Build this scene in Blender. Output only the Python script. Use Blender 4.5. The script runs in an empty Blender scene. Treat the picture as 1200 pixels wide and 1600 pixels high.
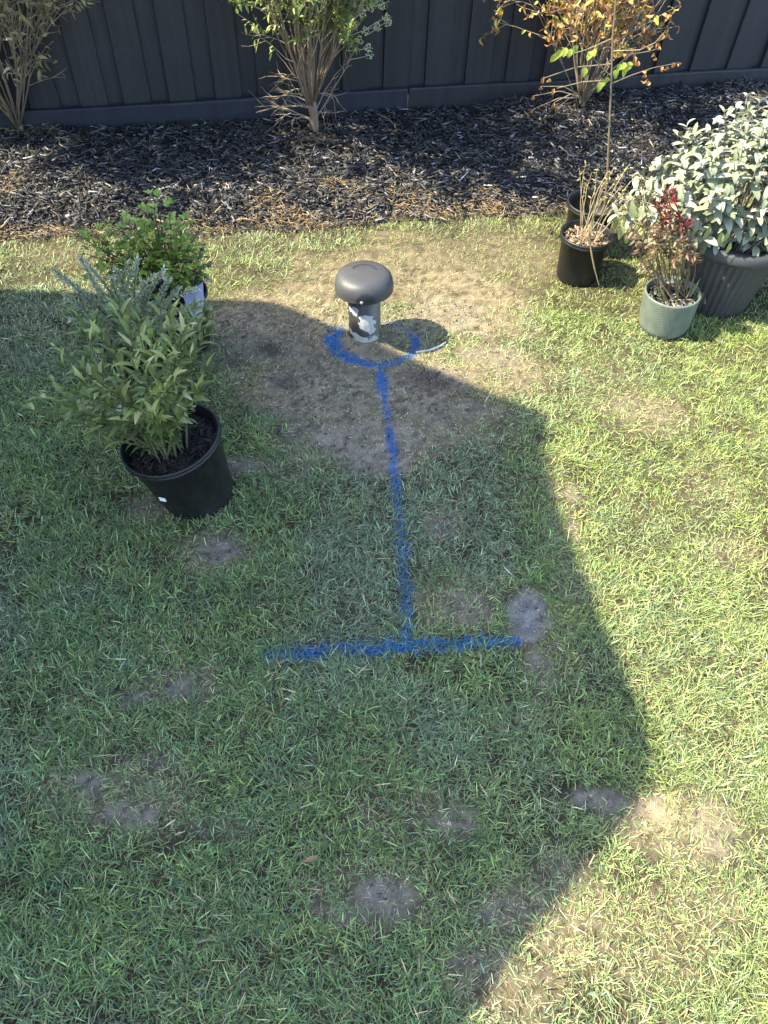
import bpy, math, random
import numpy as np
from mathutils import Vector, Matrix
SC = bpy.context.scene
COL = SC.collection
rng = np.random.default_rng(11)
random.seed(11)

# ------------------------------------------------------------------ camera
FPX, CAMH = 1202.0, 1.66
_d = np.array([552. - 600, 1790. - 800, FPX]); _d /= np.linalg.norm(_d)
_up = -_d; _f = np.array([0, 0, 1.])
_Y = _f - _up * _f.dot(_up); _Y /= np.linalg.norm(_Y)
_X = np.cross(_Y, _up)
if _X[0] < 0: _X = -_X
ROT = np.stack([_X, _Y, _up])
CAMP = np.array([0, 0, CAMH])
cam = bpy.data.cameras.new('camera'); cam_o = bpy.data.objects.new('camera', cam); COL.objects.link(cam_o)
cam.sensor_fit = 'VERTICAL'; cam.sensor_height = 36.0; cam.sensor_width = 27.0
cam.lens = 36.0 * FPX / 1600.0; cam.clip_start = 0.02; cam.clip_end = 500
M = Matrix.Identity(4)
for i in range(3):
    M[i][0] = ROT[i, 0]; M[i][1] = -ROT[i, 1]; M[i][2] = -ROT[i, 2]; M[i][3] = CAMP[i]
cam_o.matrix_world = M
SC.camera = cam_o

# ------------------------------------------------------------------ sky, sun, exposure
SUN_EL, SUN_SH = math.radians(49), math.radians(6.0)      # elevation, heading of the shadows from +x
to_sun = Vector((-math.cos(SUN_SH) * math.cos(SUN_EL), -math.sin(SUN_SH) * math.cos(SUN_EL), math.sin(SUN_EL)))
w = bpy.data.worlds.new('World'); SC.world = w; w.use_nodes = True
nt = w.node_tree; sky = nt.nodes.new('ShaderNodeTexSky'); sky.sky_type = 'NISHITA'; sky.sun_disc = False
sky.sun_elevation = SUN_EL; sky.sun_rotation = math.atan2(to_sun.x, to_sun.y); sky.air_density = 1.0; sky.dust_density = 1.0
nt.links.new(sky.outputs[0], nt.nodes['Background'].inputs[0]); nt.nodes['Background'].inputs[1].default_value = 0.15
sl = bpy.data.lights.new('sun', 'SUN'); sl.energy = 4.1; sl.angle = math.radians(0.53); sl.color = (1, 0.915, 0.69)
so = bpy.data.objects.new('sun', sl); COL.objects.link(so); so.rotation_euler = to_sun.to_track_quat('Z', 'Y').to_euler(); so.location = (-6, 0, 8)
SC.view_settings.view_transform = 'Standard'; SC.view_settings.look = 'None'
SC.view_settings.exposure = 2.16; SC.view_settings.gamma = 1.0; SC.view_settings.use_curve_mapping = False
SC.cycles.max_bounces = 6; SC.cycles.transparent_max_bounces = 4

# ------------------------------------------------------------------ helpers
def G(px, py, z=0.0):
    """ground position read off the photograph"""
    r = ROT @ np.array([px - 600, py - 800, FPX]); t = (z - CAMH) / r[2]
    return CAMP + r * t
def AY(px, py, y):
    r = ROT @ np.array([px - 600, py - 800, FPX]); t = y / r[1]
    return CAMP + r * t

_lat = rng.random((8, 128, 128))
def vnoise(x, y, scale, k=0):
    x = np.asarray(x, float) / scale + 37.3; y = np.asarray(y, float) / scale + 51.7
    xi = np.floor(x).astype(int); yi = np.floor(y).astype(int); fx = x - xi; fy = y - yi
    fx = fx * fx * (3 - 2 * fx); fy = fy * fy * (3 - 2 * fy); L = _lat[k % 8]
    a = L[xi % 128, yi % 128]; b = L[(xi + 1) % 128, yi % 128]; c = L[xi % 128, (yi + 1) % 128]; d = L[(xi + 1) % 128, (yi + 1) % 128]
    return a * (1 - fx) * (1 - fy) + b * fx * (1 - fy) + c * (1 - fx) * fy + d * fx * fy
def fbm(x, y, scale, k=0):
    return (vnoise(x, y, scale, k) + .5 * vnoise(x, y, scale / 2.1, k + 1) + .25 * vnoise(x, y, scale / 4.3, k + 2)) / 1.75
def sstep(a, b, x):
    t = np.clip((x - a) / (b - a), 0, 1); return t * t * (3 - 2 * t)

def setp(o, label=None, cat=None, group=None, kind=None):
    if label: o['label'] = label
    if cat: o['category'] = cat
    if group: o['group'] = group
    if kind: o['kind'] = kind
    return o
def empty(name, loc, rot=(0, 0, 0)):
    o = bpy.data.objects.new(name, None); o.location = loc; o.rotation_euler = rot; o.empty_display_size = .05
    COL.objects.link(o); return o
def link(name, me, mat=None, parent=None, world=True):
    o = bpy.data.objects.new(name, me); COL.objects.link(o)
    if mat and not me.materials: me.materials.append(mat)
    if parent:
        o.parent = parent
        if world: o.matrix_parent_inverse = wmat(parent).inverted()
    return o
def wmat(o):
    m = o.matrix_basis.copy()
    if o.parent: m = wmat(o.parent) @ o.matrix_parent_inverse @ m
    return m
def np_mesh(name, V, loops, starts, totals, smooth=False, col=None, rnd=None):
    me = bpy.data.meshes.new(name)
    me.vertices.add(len(V)); me.vertices.foreach_set('co', np.ascontiguousarray(V, np.float32).ravel())
    me.loops.add(len(loops)); me.loops.foreach_set('vertex_index', np.ascontiguousarray(loops, np.int32))
    me.polygons.add(len(starts)); me.polygons.foreach_set('loop_start', np.ascontiguousarray(starts, np.int32))
    try: me.polygons.foreach_set('loop_total', np.ascontiguousarray(totals, np.int32))
    except Exception: pass
    if smooth: me.polygons.foreach_set('use_smooth', np.ones(len(starts), bool))
    if col is not None:
        a = me.attributes.new('col', 'FLOAT_COLOR', 'POINT')
        c = np.ones((len(V), 4), np.float32); c[:, :3] = col; a.data.foreach_set('color', c.ravel())
    if rnd is not None:
        a = me.attributes.new('rnd', 'FLOAT', 'POINT'); a.data.foreach_set('value', np.ascontiguousarray(rnd, np.float32))
    me.update(calc_edges=True); me.validate(); return me

class MB:
    """collects polygons for one mesh"""
    def __init__(s): s.v = []; s.f = []
    def add(s, vs, fs):
        n = len(s.v); s.v += [tuple(map(float, q)) for q in vs]; s.f += [tuple(i + n for i in f) for f in fs]
    def box(s, c, size, m=None):
        vs = []
        for z in (-.5, .5):
            for x, y in ((-.5, -.5), (.5, -.5), (.5, .5), (-.5, .5)):
                p = Vector((x * size[0], y * size[1], z * size[2]))
                if m: p = m @ p
                vs.append(p + Vector(c))
        s.add(vs, [(3, 2, 1, 0), (4, 5, 6, 7), (0, 1, 5, 4), (1, 2, 6, 5), (2, 3, 7, 6), (3, 0, 4, 7)])
    def tube(s, pts, rad, n=5, cap=True):
        pts = [Vector(p) for p in pts]
        if not hasattr(rad, '__len__'): rad = [rad] * len(pts)
        vs = []; ref = Vector((.31, .87, .17)).normalized()
        for i, p in enumerate(pts):
            t = (pts[min(i + 1, len(pts) - 1)] - pts[max(i - 1, 0)])
            if t.length < 1e-9: t = Vector((0, 0, 1))
            t.normalize(); a = t.cross(ref)
            if a.length < .05: a = t.cross(Vector((1, 0, 0)))
            a.normalize(); b = t.cross(a)
            for k in range(n):
                an = 2 * math.pi * k / n
                vs.append(p + (a * math.cos(an) + b * math.sin(an)) * rad[i])
        fs = []
        for i in range(len(pts) - 1):
            for k in range(n):
                fs.append((i * n + k, i * n + (k + 1) % n, (i + 1) * n + (k + 1) % n, (i + 1) * n + k))
        if cap: fs += [tuple(range(n - 1, -1, -1)), tuple((len(pts) - 1) * n + k for k in range(n))]
        s.add(vs, fs)
    def lathe(s, prof, n=48, flute=None):
        vs = []; m = len(prof)
        for k in range(n):
            a = 2 * math.pi * k / n
            for i, (r, z) in enumerate(prof):
                q = r + (flute(a, i, z) if flute else 0)
                vs.append((q * math.cos(a), q * math.sin(a), z))
        fs = []
        for k in range(n):
            j = (k + 1) % n
            for i in range(m - 1):
                if prof[i][0] < 1e-6 and prof[i + 1][0] < 1e-6: continue
                if prof[i][0] < 1e-6: fs.append((k * m + i, j * m + i + 1, k * m + i + 1)); continue
                if prof[i + 1][0] < 1e-6: fs.append((k * m + i, j * m + i, k * m + i + 1)); continue
                fs.append((k * m + i, j * m + i, j * m + i + 1, k * m + i + 1))
        s.add(vs, fs)
    def mesh(s, name, smooth=False):
        me = bpy.data.meshes.new(name); me.from_pydata(s.v, [], s.f)
        if smooth: me.polygons.foreach_set('use_smooth', np.ones(len(me.polygons), bool))
        me.update(); return me
    def obj(s, name, mat, parent=None, smooth=False, world=True):
        return link(name, s.mesh(name, smooth), mat, parent, world)

# ------------------------------------------------------------------ materials
def nodes(name):
    m = bpy.data.materials.new(name); m.use_nodes = True; t = m.node_tree
    return m, t, t.nodes['Principled BSDF']
def ramp(t, fac, stops):
    r = t.nodes.new('ShaderNodeValToRGB'); e = r.color_ramp.elements
    while len(e) < len(stops): e.new(.5)
    for i, (p, c) in enumerate(stops): e[i].position = p; e[i].color = (*c, 1)
    t.links.new(fac, r.inputs[0]); return r.outputs[0]
def noise(t, scale, detail=3, vec=None, coord='Object', stretch=None, rough=.55):
    tc = t.nodes.new('ShaderNodeTexCoord'); n = t.nodes.new('ShaderNodeTexNoise')
    n.inputs['Scale'].default_value = scale; n.inputs['Detail'].default_value = detail; n.inputs['Roughness'].default_value = rough
    src = tc.outputs[coord]
    if stretch:
        mp = t.nodes.new('ShaderNodeMapping'); mp.inputs['Scale'].default_value = stretch; t.links.new(src, mp.inputs[0]); src = mp.outputs[0]
    t.links.new(src, n.inputs['Vector']); return n.outputs[0]
def mixc(t, fac, a, b, mode='MIX'):
    m = t.nodes.new('ShaderNodeMix'); m.data_type = 'RGBA'; m.blend_type = mode
    for sock, val in ((m.inputs[0], fac), (m.inputs[6], a), (m.inputs[7], b)):
        if isinstance(val, (int, float)): sock.default_value = val
        elif isinstance(val, tuple): sock.default_value = (*val, 1) if len(val) == 3 else val
        else: t.links.new(val, sock)
    return m.outputs[2]
def bump(t, bsdf, h, strength=.3, dist=.01):
    b = t.nodes.new('ShaderNodeBump'); b.inputs['Strength'].default_value = strength; b.inputs['Distance'].default_value = dist
    t.links.new(h, b.inputs['Height']); t.links.new(b.outputs[0], bsdf.inputs['Normal'])
def simple(name, c1, c2, scale, rough=.6, bs=0., bd=.004, stretch=None, spec=.5, detail=4):
    m, t, p = nodes(name); n = noise(t, scale, detail, stretch=stretch)
    t.links.new(ramp(t, n, [(.3, c1), (.7, c2)]), p.inputs['Base Color'])
    p.inputs['Roughness'].default_value = rough; p.inputs['Specular IOR Level'].default_value = spec
    if bs: bump(t, p, n, bs, bd)
    return m
def leafmat(name, stops, rough=.5, trans=.3, src='object', spec=.4, vein=True):
    """colour picked per leaf: from the object's random number or a per-leaf attribute"""
    m, t, p = nodes(name)
    if src == 'object': f = t.nodes.new('ShaderNodeObjectInfo').outputs['Random']
    else:
        a = t.nodes.new('ShaderNodeAttribute'); a.attribute_name = 'rnd'; f = a.outputs['Fac']
    c = ramp(t, f, stops)
    n = noise(t, 90, 3); c = mixc(t, .35, c, ramp(t, n, [(.3, (.35, .35, .35)), (.7, (.65, .65, .65))]), 'OVERLAY')
    t.links.new(c, p.inputs['Base Color']); p.inputs['Roughness'].default_value = rough; p.inputs['Specular IOR Level'].default_value = spec
    if trans:
        tr = t.nodes.new('ShaderNodeBsdfTranslucent'); t.links.new(c, tr.inputs[0])
        mx = t.nodes.new('ShaderNodeMixShader'); mx.inputs[0].default_value = trans
        t.links.new(p.outputs[0], mx.inputs[1]); t.links.new(tr.outputs[0], mx.inputs[2])
        t.links.new(mx.outputs[0], t.nodes['Material Output'].inputs[0])
    return m
def attrmat(name, rough=.55, trans=.25, spec=.3, gain=1.0):
    m, t, p = nodes(name); a = t.nodes.new('ShaderNodeAttribute'); a.attribute_name = 'col'
    t.links.new(a.outputs['Color'], p.inputs['Base Color']); p.inputs['Roughness'].default_value = rough
    p.inputs['Specular IOR Level'].default_value = spec
    if trans:
        tr = t.nodes.new('ShaderNodeBsdfTranslucent'); t.links.new(a.outputs['Color'], tr.inputs[0])
        mx = t.nodes.new('ShaderNodeMixShader'); mx.inputs[0].default_value = trans
        t.links.new(p.outputs[0], mx.inputs[1]); t.links.new(tr.outputs[0], mx.inputs[2])
        t.links.new(mx.outputs[0], t.nodes['Material Output'].inputs[0])
    return m

# ------------------------------------------------------------------ lie of the land
EDGE = np.array([G(x, y)[:2] for x, y in ((-300, 385), (0, 375), (100, 373), (200, 370), (330, 366), (420, 358), (480, 357), (560, 354), (605, 345), (640, 340), (680, 346), (750, 338), (880, 331), (1000, 318), (1200, 300), (1500, 280))])
EDGE = EDGE[np.argsort(EDGE[:, 0])]
def edge_y(x):
    s0 = (EDGE[1, 1] - EDGE[0, 1]) / (EDGE[1, 0] - EDGE[0, 0])
    y = np.interp(x, EDGE[:, 0], EDGE[:, 1]); y = np.where(x < EDGE[0, 0], EDGE[0, 1] + (x - EDGE[0, 0]) * .1, y)
    return np.where(x > EDGE[-1, 0], EDGE[-1, 1] + (x - EDGE[-1, 0]) * .25, y)
FA, FB = np.array([-1.433, 3.476]), np.array([1.453, 4.2007])           # the fence line
FU = (FB - FA) / np.linalg.norm(FB - FA); FN = np.array([FU[1], -FU[0]])  # along, and towards the lawn
def fence_y(x): return FA[1] + (x - FA[0]) * FU[1] / FU[0]
VX, VY = -.095, 2.14
def lawn_z(x, y):
    x = np.asarray(x, float); y = np.asarray(y, float)
    z = .016 * (fbm(x, y, .55, 1) - .5) + .010 * (vnoise(x, y, .13, 4) - .5)
    d = np.hypot(x - VX, y - VY)
    return z + .030 * np.exp(-(d / .10) ** 2)
def mulch_z(x, y):
    x = np.asarray(x, float); y = np.asarray(y, float)
    e = edge_y(x); f = fence_y(x); t = np.clip((y - e) / (f - e), -.2, 1.3)
    rise = .05 * sstep(0, .25, t) + .012 * np.sin(np.clip(t, 0, 1) * math.pi)
    for cx, cy, h, r in ((.85, 3.85, .055, .33), (-.40, 3.5, .03, .25), (-1.68, 3.38, .03, .25), (1.7, 4.1, .05, .5), (.5, 3.5, .02, .3)):
        rise = rise + h * np.exp(-((x - cx) ** 2 + (y - cy) ** 2) / r ** 2)
    return rise - .012 + .03 * (fbm(x, y, .22, 2) - .5) + .015 * (vnoise(x, y, .05, 5) - .5)

def blobs(lst):
    out = []
    for px, py, rx, ry, s in lst:
        c = G(px, py); a = G(px - rx, py); b = G(px + rx, py); u = G(px, py - ry); d = G(px, py + ry)
        out.append((c[0], c[1], np.linalg.norm(b - a) / 2, np.linalg.norm(u - d) / 2, s))
    return out
BARE = blobs([(560, 640, 190, 90, .32), (450, 530, 110, 50, .36), (610, 600, 130, 50, .4), (640, 660, 110, 50, .3), (828, 958, 34, 46, 1.0), (845, 1040, 26, 40, .6), (335, 862, 44, 26, .75), (600, 1400, 50, 34, .75), (540, 1430, 50, 22, .5), (1018, 1268, 38, 22, .65),
              (935, 1250, 50, 22, .8), (205, 1275, 50, 26, .7), (138, 1228, 26, 22, .75), (282, 1075, 28, 22, .7), (205, 1092, 34, 22, .6), (690, 822, 28, 22, .45), (722, 948, 40, 26, .55),
              (715, 1285, 44, 24, .6), (375, 725, 50, 12, .75), (1120, 1290, 40, 50, .35), (560, 690, 120, 34, .7), (590, 720, 70, 28, .8), (430, 552, 60, 18, .75),
              (445, 598, 46, 18, .8), (665, 592, 80, 24, .85), (490, 590, 60, 30, .5), (700, 640, 70, 26, .55), (575, 545, 48, 26, .45), (690, 490, 70, 30, .45), (640, 520, 50, 22, .3), (770, 555, 60, 22, .4),
              (1015, 640, 50, 18, .2), (380, 500, 60, 30, .4), (250, 1180, 40, 20, .3), (790, 1420, 40, 24, .45), (240, 790, 50, 26, .5), (340, 1290, 60, 24, .3), (900, 770, 18, 14, .4), (895, 830, 14, 12, .4), (730, 1500, 60, 24, .35), (60, 1540, 40, 20, .35)])
DRY = blobs([(576, 552, 44, 24, .95), (560, 600, 230, 130, .85), (430, 510, 130, 60, .9), (640, 430, 180, 60, .75), (720, 480, 120, 60, .9), (760, 580, 110, 50, .7), (500, 480, 120, 50, .8), (570, 650, 170, 90, .7), (430, 560, 110, 70, .6), (1010, 640, 80, 40, .5), (880, 850, 40, 120, .4),
             (1040, 1290, 110, 70, .6), (560, 1400, 130, 60, .5), (330, 860, 70, 40, .6), (200, 1240, 130, 70, .55), (280, 1070, 80, 40, .5), (850, 990, 60, 100, .4), (720, 940, 80, 50, .55), (870, 1420, 120, 90, .6), (790, 1540, 90, 70, .6), (1000, 1480, 120, 60, .35),
             (1110, 760, 60, 60, .3), (800, 400, 90, 40, .55), (250, 790, 60, 30, .5), (380, 725, 60, 20, .6), (1140, 860, 50, 30, .4), (620, 370, 60, 14, .6), (1060, 1420, 100, 60, .35), (950, 600, 60, 60, .3), (120, 400, 90, 16, .25), (690, 820, 60, 40, .35), (540, 1100, 160, 40, .12), (670, 1280, 120, 50, .3)])
LUSH = blobs([(560, 1080, 120, 40, .6), (700, 1120, 160, 60, .6), (950, 1170, 80, 60, .6), (880, 880, 60, 120, .4), (120, 980, 160, 100, .5), (80, 650, 120, 120, .7), (1050, 500, 160, 60, .4), (1100, 1000, 120, 140, .4), (400, 680, 50, 50, .5), (100, 1450, 150, 100, .4), (1150, 1550, 80, 80, .3), (880, 500, 90, 30, .5), (560, 860, 120, 60, .45), (480, 380, 120, 12, .4)])
def field(lst, x, y, seed=0, wob=.35):
    v = np.zeros_like(x)
    n1 = fbm(x, y, .11, seed) - .5
    for cx, cy, a, b, s in lst:
        d = np.hypot((x - cx) / a, (y - cy) / b) + n1 * wob * 2
        v = np.maximum(v, s * (1 - sstep(.55, 1.25, d)))
    return v
def seg_dist(x, y, pts):
    best = np.full(x.shape, 9.); par = np.zeros(x.shape); L = 0; tot = sum(np.linalg.norm(pts[i + 1] - pts[i]) for i in range(len(pts) - 1))
    for a, b in zip(pts[:-1], pts[1:]):
        ab = b - a; l = np.linalg.norm(ab); t = np.clip(((x - a[0]) * ab[0] + (y - a[1]) * ab[1]) / l ** 2, 0, 1)
        d = np.hypot(x - a[0] - t * ab[0], y - a[1] - t * ab[1]); m = d < best
        best = np.where(m, d, best); par = np.where(m, (L + t * l) / tot, par); L += l
    return best, par
P_STEM = [G(x, y)[:2] for x, y in ((594, 580), (603, 640), (612, 700), (619, 760), (628, 850), (634, 920), (637, 1005))]
P_BAR = [G(x, y)[:2] for x, y in ((418, 1029), (480, 1021), (560, 1014), (635, 1010), (720, 1007), (812, 999))]
RC = np.array([-.062, 2.115])
def paint(x, y):
    """0 none, 1 ring, 2 long line, 3 crossbar; and how thick the paint lies"""
    idx = np.zeros(x.shape, int); st = np.zeros(x.shape)
    n = fbm(x, y, .05, 3) - .5
    d, p = seg_dist(x, y, P_STEM); wdt = .0098 + .004 * vnoise(x, y, .09, 6) + .005 * (p < .12)
    s = 1 - sstep(.55, 1.2, d / wdt + n * .9); s *= .55 + .45 * vnoise(x, y, .05, 2); idx = np.where(s > .08, 2, idx); st = np.maximum(st, s)
    d, p = seg_dist(x, y, P_BAR); wdt = .018 * (.5 + .5 * sstep(0, .16, p)) * (.42 + .58 * sstep(1, .82, p))
    s = 1 - sstep(.55, 1.2, d / wdt + n * .9); idx = np.where(s > np.maximum(st, .08), 3, idx); st = np.maximum(st, s)
    an = np.arctan2(y - RC[1], x - RC[0]); rr = np.hypot((x - RC[0]) / 1.13, (y - RC[1]) / .92); 
    wdt = .014 + .009 * np.clip(np.cos(an - math.radians(190)), 0, 1) + .003 * np.clip(np.cos(an + 1.57), 0, 1)
    s = 1 - sstep(.55, 1.2, np.abs(rr - .127) / wdt + n * .9); s *= np.where(y > 2.15, .4, 1.0) * np.where((x > RC[0] + .05) & (y < 2.1), .6, 1.0)
    s *= sstep(-.3, .2, np.abs(((an - 2.25 + math.pi) % (2 * math.pi)) - math.pi) - .35)
    idx = np.where(s > np.maximum(st, .08), 1, idx); st = np.maximum(st, s)
    return idx, np.clip(st, 0, 1)

# ------------------------------------------------------------------ ground sheet
def axis(lo, hi, step, far):
    core = np.arange(lo, hi + 1e-6, step); o = [1, 2.5, 6, 14, 30, far]
    return np.concatenate([[lo - q for q in o[::-1]], core, [hi + q for q in o]])
def grid_mesh(name, xs, ys, zf, colf=None, keep=None):
    X, Y = np.meshgrid(xs, ys); Z = zf(X, Y); nx, ny = len(xs), len(ys)
    V = np.stack([X.ravel(), Y.ravel(), Z.ravel()], 1)
    i = np.arange(nx * ny).reshape(ny, nx)
    Q = np.stack([i[:-1, :-1], i[:-1, 1:], i[1:, 1:], i[1:, :-1]], -1).reshape(-1, 4)
    if keep is not None: Q = Q[keep(X, Y)[:-1, :-1].ravel()]
    c = colf(X.ravel(), Y.ravel()) if colf else None
    return np_mesh(name, V, Q.ravel(), np.arange(len(Q)) * 4, np.full(len(Q), 4), True, c)
def ground_col(x, y):
    b = field(BARE, x, y, 2)[:, None]; n = fbm(x, y, .06, 5)[:, None]; n2 = vnoise(x, y, .013, 1)[:, None]
    thatch = np.array([.050, .042, .024]) * (.5 + 1.0 * n); soil = np.array([.205, .172, .135]) * (.5 + 1.0 * n2)
    sand = np.array([.17, .158, .14]) * (.6 + .8 * n2)
    dr = np.clip(field(DRY, x, y, 5) + .3 * (fbm(x, y, .20, 0) - .4), 0, 1)[:, None]; thatch = thatch * (1 - dr) + np.array([.15, .124, .078]) * (.3 + 1.4 * n2) * dr
    c = thatch * (1 - b) + soil * b
    cg = G(828, 958); s = (1 - sstep(.5, 1.15, np.hypot((x - cg[0]) / .055, (y - cg[1]) / .085) + 1.1 * (fbm(x, y, .03, 2) - .5)))[:, None]; c = c * (1 - s) + sand * 1.15 * s
    cg = G(1030, 1275); s = (1 - sstep(.4, 1.2, np.hypot((x - cg[0]) / .06, (y - cg[1]) / .05) + 1.2 * (fbm(x, y, .03, 2) - .5)))[:, None]; c = c * (1 - s) + sand * np.array([1.3, 1.08, .78]) * s
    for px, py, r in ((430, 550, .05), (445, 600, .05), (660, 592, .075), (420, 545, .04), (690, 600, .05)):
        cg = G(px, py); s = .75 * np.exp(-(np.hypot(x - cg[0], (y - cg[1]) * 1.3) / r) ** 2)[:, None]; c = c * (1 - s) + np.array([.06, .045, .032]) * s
    _, st = paint(x, y); st = (np.clip(st * 1.1, 0, 1) * .9 * (vnoise(x, y, .012, 7) > .2))[:, None]
    c = c * (1 - st) + np.array([.008, .088, .26]) * st
    return c
gm, t, p = nodes('soil_and_thatch')
a = t.nodes.new('ShaderNodeAttribute'); a.attribute_name = 'col'
n = noise(t, 160, 5, rough=.7); c = mixc(t, .7, a.outputs['Color'], ramp(t, n, [(.25, (.25, .25, .25)), (.75, (.75, .75, .75))]), 'OVERLAY')
t.links.new(c, p.inputs['Base Color']); p.inputs['Roughness'].default_value = .95; p.inputs['Specular IOR Level'].default_value = .1; bump(t, p, n, .8, .006)
gx = axis(-2.1, 2.1, .0125, 60); gy = axis(0., 3.2, .0125, 60)
ground = link('ground', grid_mesh('ground', gx, gy, lawn_z, ground_col), gm)
setp(ground, 'bare soil and thatch under the patchy lawn', None, None, 'structure')

mm = simple('dark_bed_soil', (.003, .0028, .0026), (.01, .009, .008), 60, .9, .9, .01)
bx = np.arange(-3.6, 3.61, .02); by = np.arange(2.3, 4.95, .02)
bed = link('mulch_bed_ground', grid_mesh('mulch_bed_ground', bx, by, lambda x, y: np.where(y < edge_y(x) - .02, -.05, mulch_z(x, y)), None,
     lambda X, Y: (Y > edge_y(X) - .05) & (Y < fence_y(X) + .12)), mm)
setp(bed, 'dark raised soil of the garden bed along the fence', None, None, 'structure')

# ------------------------------------------------------------------ fence
def fence_mat(name, c1, c2):
    m, t, p = nodes(name); tc = t.nodes.new('ShaderNodeTexCoord'); oi = t.nodes.new('ShaderNodeObjectInfo')
    ad = t.nodes.new('ShaderNodeVectorMath'); ad.operation = 'ADD'
    mp = t.nodes.new('ShaderNodeMapping'); mp.inputs['Scale'].default_value = (38, 38, 1.6)
    cb = t.nodes.new('ShaderNodeCombineXYZ'); ml = t.nodes.new('ShaderNodeMath'); ml.operation = 'MULTIPLY'; ml.inputs[1].default_value = 31
    t.links.new(oi.outputs['Random'], ml.inputs[0]); t.links.new(ml.outputs[0], cb.inputs[0]); t.links.new(ml.outputs[0], cb.inputs[2])
    t.links.new(tc.outputs['Object'], mp.inputs[0]); t.links.new(mp.outputs[0], ad.inputs[0]); t.links.new(cb.outputs[0], ad.inputs[1])
    n = t.nodes.new('ShaderNodeTexNoise'); n.inputs['Scale'].default_value = 1; n.inputs['Detail'].default_value = 5; t.links.new(ad.outputs[0], n.inputs['Vector'])
    c = ramp(t, n.outputs[0], [(.3, c1), (.7, c2)])
    n3 = noise(t, 9, 4); c = mixc(t, ramp(t, n3, [(.52, (0, 0, 0)), (.8, (.5, .5, .5))]), c, tuple(1.6 * q for q in c2))
    v = ramp(t, oi.outputs['Random'], [(0, (.75, .75, .78)), (1, (1.2, 1.2, 1.15))]); c = mixc(t, 1.0, c, v, 'MULTIPLY')
    # saw marks across the board
    wv = noise(t, 1, 2, stretch=(3, 3, 190)); hs = t.nodes.new('ShaderNodeMath'); hs.operation = 'MULTIPLY_ADD'; hs.inputs[1].default_value = .35
    t.links.new(wv, hs.inputs[0]); t.links.new(n.outputs[0], hs.inputs[2])
    t.links.new(c, p.inputs['Base Color']); p.inputs['Roughness'].default_value = .62; bump(t, p, hs.outputs[0], .55, .003); return m
FM = fence_mat('charcoal_painted_timber', (.0165, .0175, .0212), (.0285, .0298, .0350))
PM = fence_mat('blue_grey_painted_plinth', (.014, .0165, .027), (.020, .0235, .036))
fang = math.atan2(FU[1], FU[0])
fence = empty('paling_fence', (FA[0], FA[1], 0), (0, 0, fang))
setp(fence, 'tall dark charcoal paling fence standing behind the mulch bed', 'fence')
FH = 1.5
def board_mesh(wd, th, h, z0=0):
    mb = MB(); b = .0022
    sec = [(-wd / 2 + b, -th / 2), (wd / 2 - b, -th / 2), (wd / 2, -th / 2 + b), (wd / 2, th / 2), (-wd / 2, th / 2), (-wd / 2, -th / 2 + b)]
    nz = 5; vs = []
    for k in range(nz + 1):
        bow = .0022 * math.sin(3.1 * k / nz + wd * 900)
        for x, y in sec: vs.append((x + bow * .8, y + bow, z0 + h * k / nz))
    fs = [(k * 6 + i, k * 6 + (i + 1) % 6, k * 6 + 6 + (i + 1) % 6, k * 6 + 6 + i) for k in range(nz) for i in range(6)]
    fs += [tuple(range(5, -1, -1)), tuple(nz * 6 + i for i in range(6))]
    mb.add(vs, fs); return mb.mesh('paling')
fr = [board_mesh(.118 + .003 * k, .016, FH - .10) for k in range(3)]; bk = [board_mesh(.125 + .002 * k, .015, FH - .10) for k in range(3)]
for me in fr + bk: me.materials.append(FM)
L0, PITCH = -2.1, .1965
k = 0; s = L0
s_first = np.dot(np.array(G(145, 0, .68)[:2]) - FA, FU)  # phase of the boards read at one joint
s = s_first - PITCH * 12
while s < 5.3:
    for j, (meshes, off, y) in enumerate(((fr, 0, .0), (bk, PITCH / 2, .0185))):
        o = link('paling', random.choice(meshes), None, fence, False)
        o.location = (s + off + random.gauss(0, .003) + .05, .024 + y + random.gauss(0, .0012), .10 + random.gauss(0, .003)); o.rotation_euler = (random.gauss(0, .0015), random.gauss(0, .0028), random.gauss(0, .006))
    s += PITCH
sj = np.dot(np.array(G(632, 165, .04)[:2]) - FA, FU)
for a0, b0, mt, pr in ((-2.4, sj - .004, PM, 0), (sj + .004, sj + 2.4, FM, .004), (sj + 2.408, sj + 4.2, FM, .001), (-4.2, -2.408, FM, .001)):
    mb = MB(); n = 8; vs = []
    for i in range(n + 1):
        x = a0 + (b0 - a0) * i / n; wz = .003 * math.sin(i * 1.3 + a0); d = .022
        for yy, zz in ((-d + pr, -.06), (-d + pr, .136 + wz), (-d + .004 + pr, .141 + wz), (0 + pr * .5, .141 + wz), (0 + pr * .5, -.06)): vs.append((x, yy, zz))
    fs = [(i * 5 + j, (i + 1) * 5 + j, (i + 1) * 5 + (j + 1) % 5, i * 5 + (j + 1) % 5) for i in range(n) for j in range(5)] + [(4, 3, 2, 1, 0), tuple(n * 5 + j for j in range(5))]
    mb.add(vs, fs); mb.obj('plinth_board', mt, fence, False, False)
for z in (.35, .8, 1.25):
    mb = MB(); mb.box((1.5, .085, z), (7.2, .045, .07)); mb.obj('rail', FM, fence, False, False)
mb = MB(); mb.box((1.5, .04, FH + .012), (7.2, .11, .022)); mb.obj('capping', FM, fence, False, False)

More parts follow.
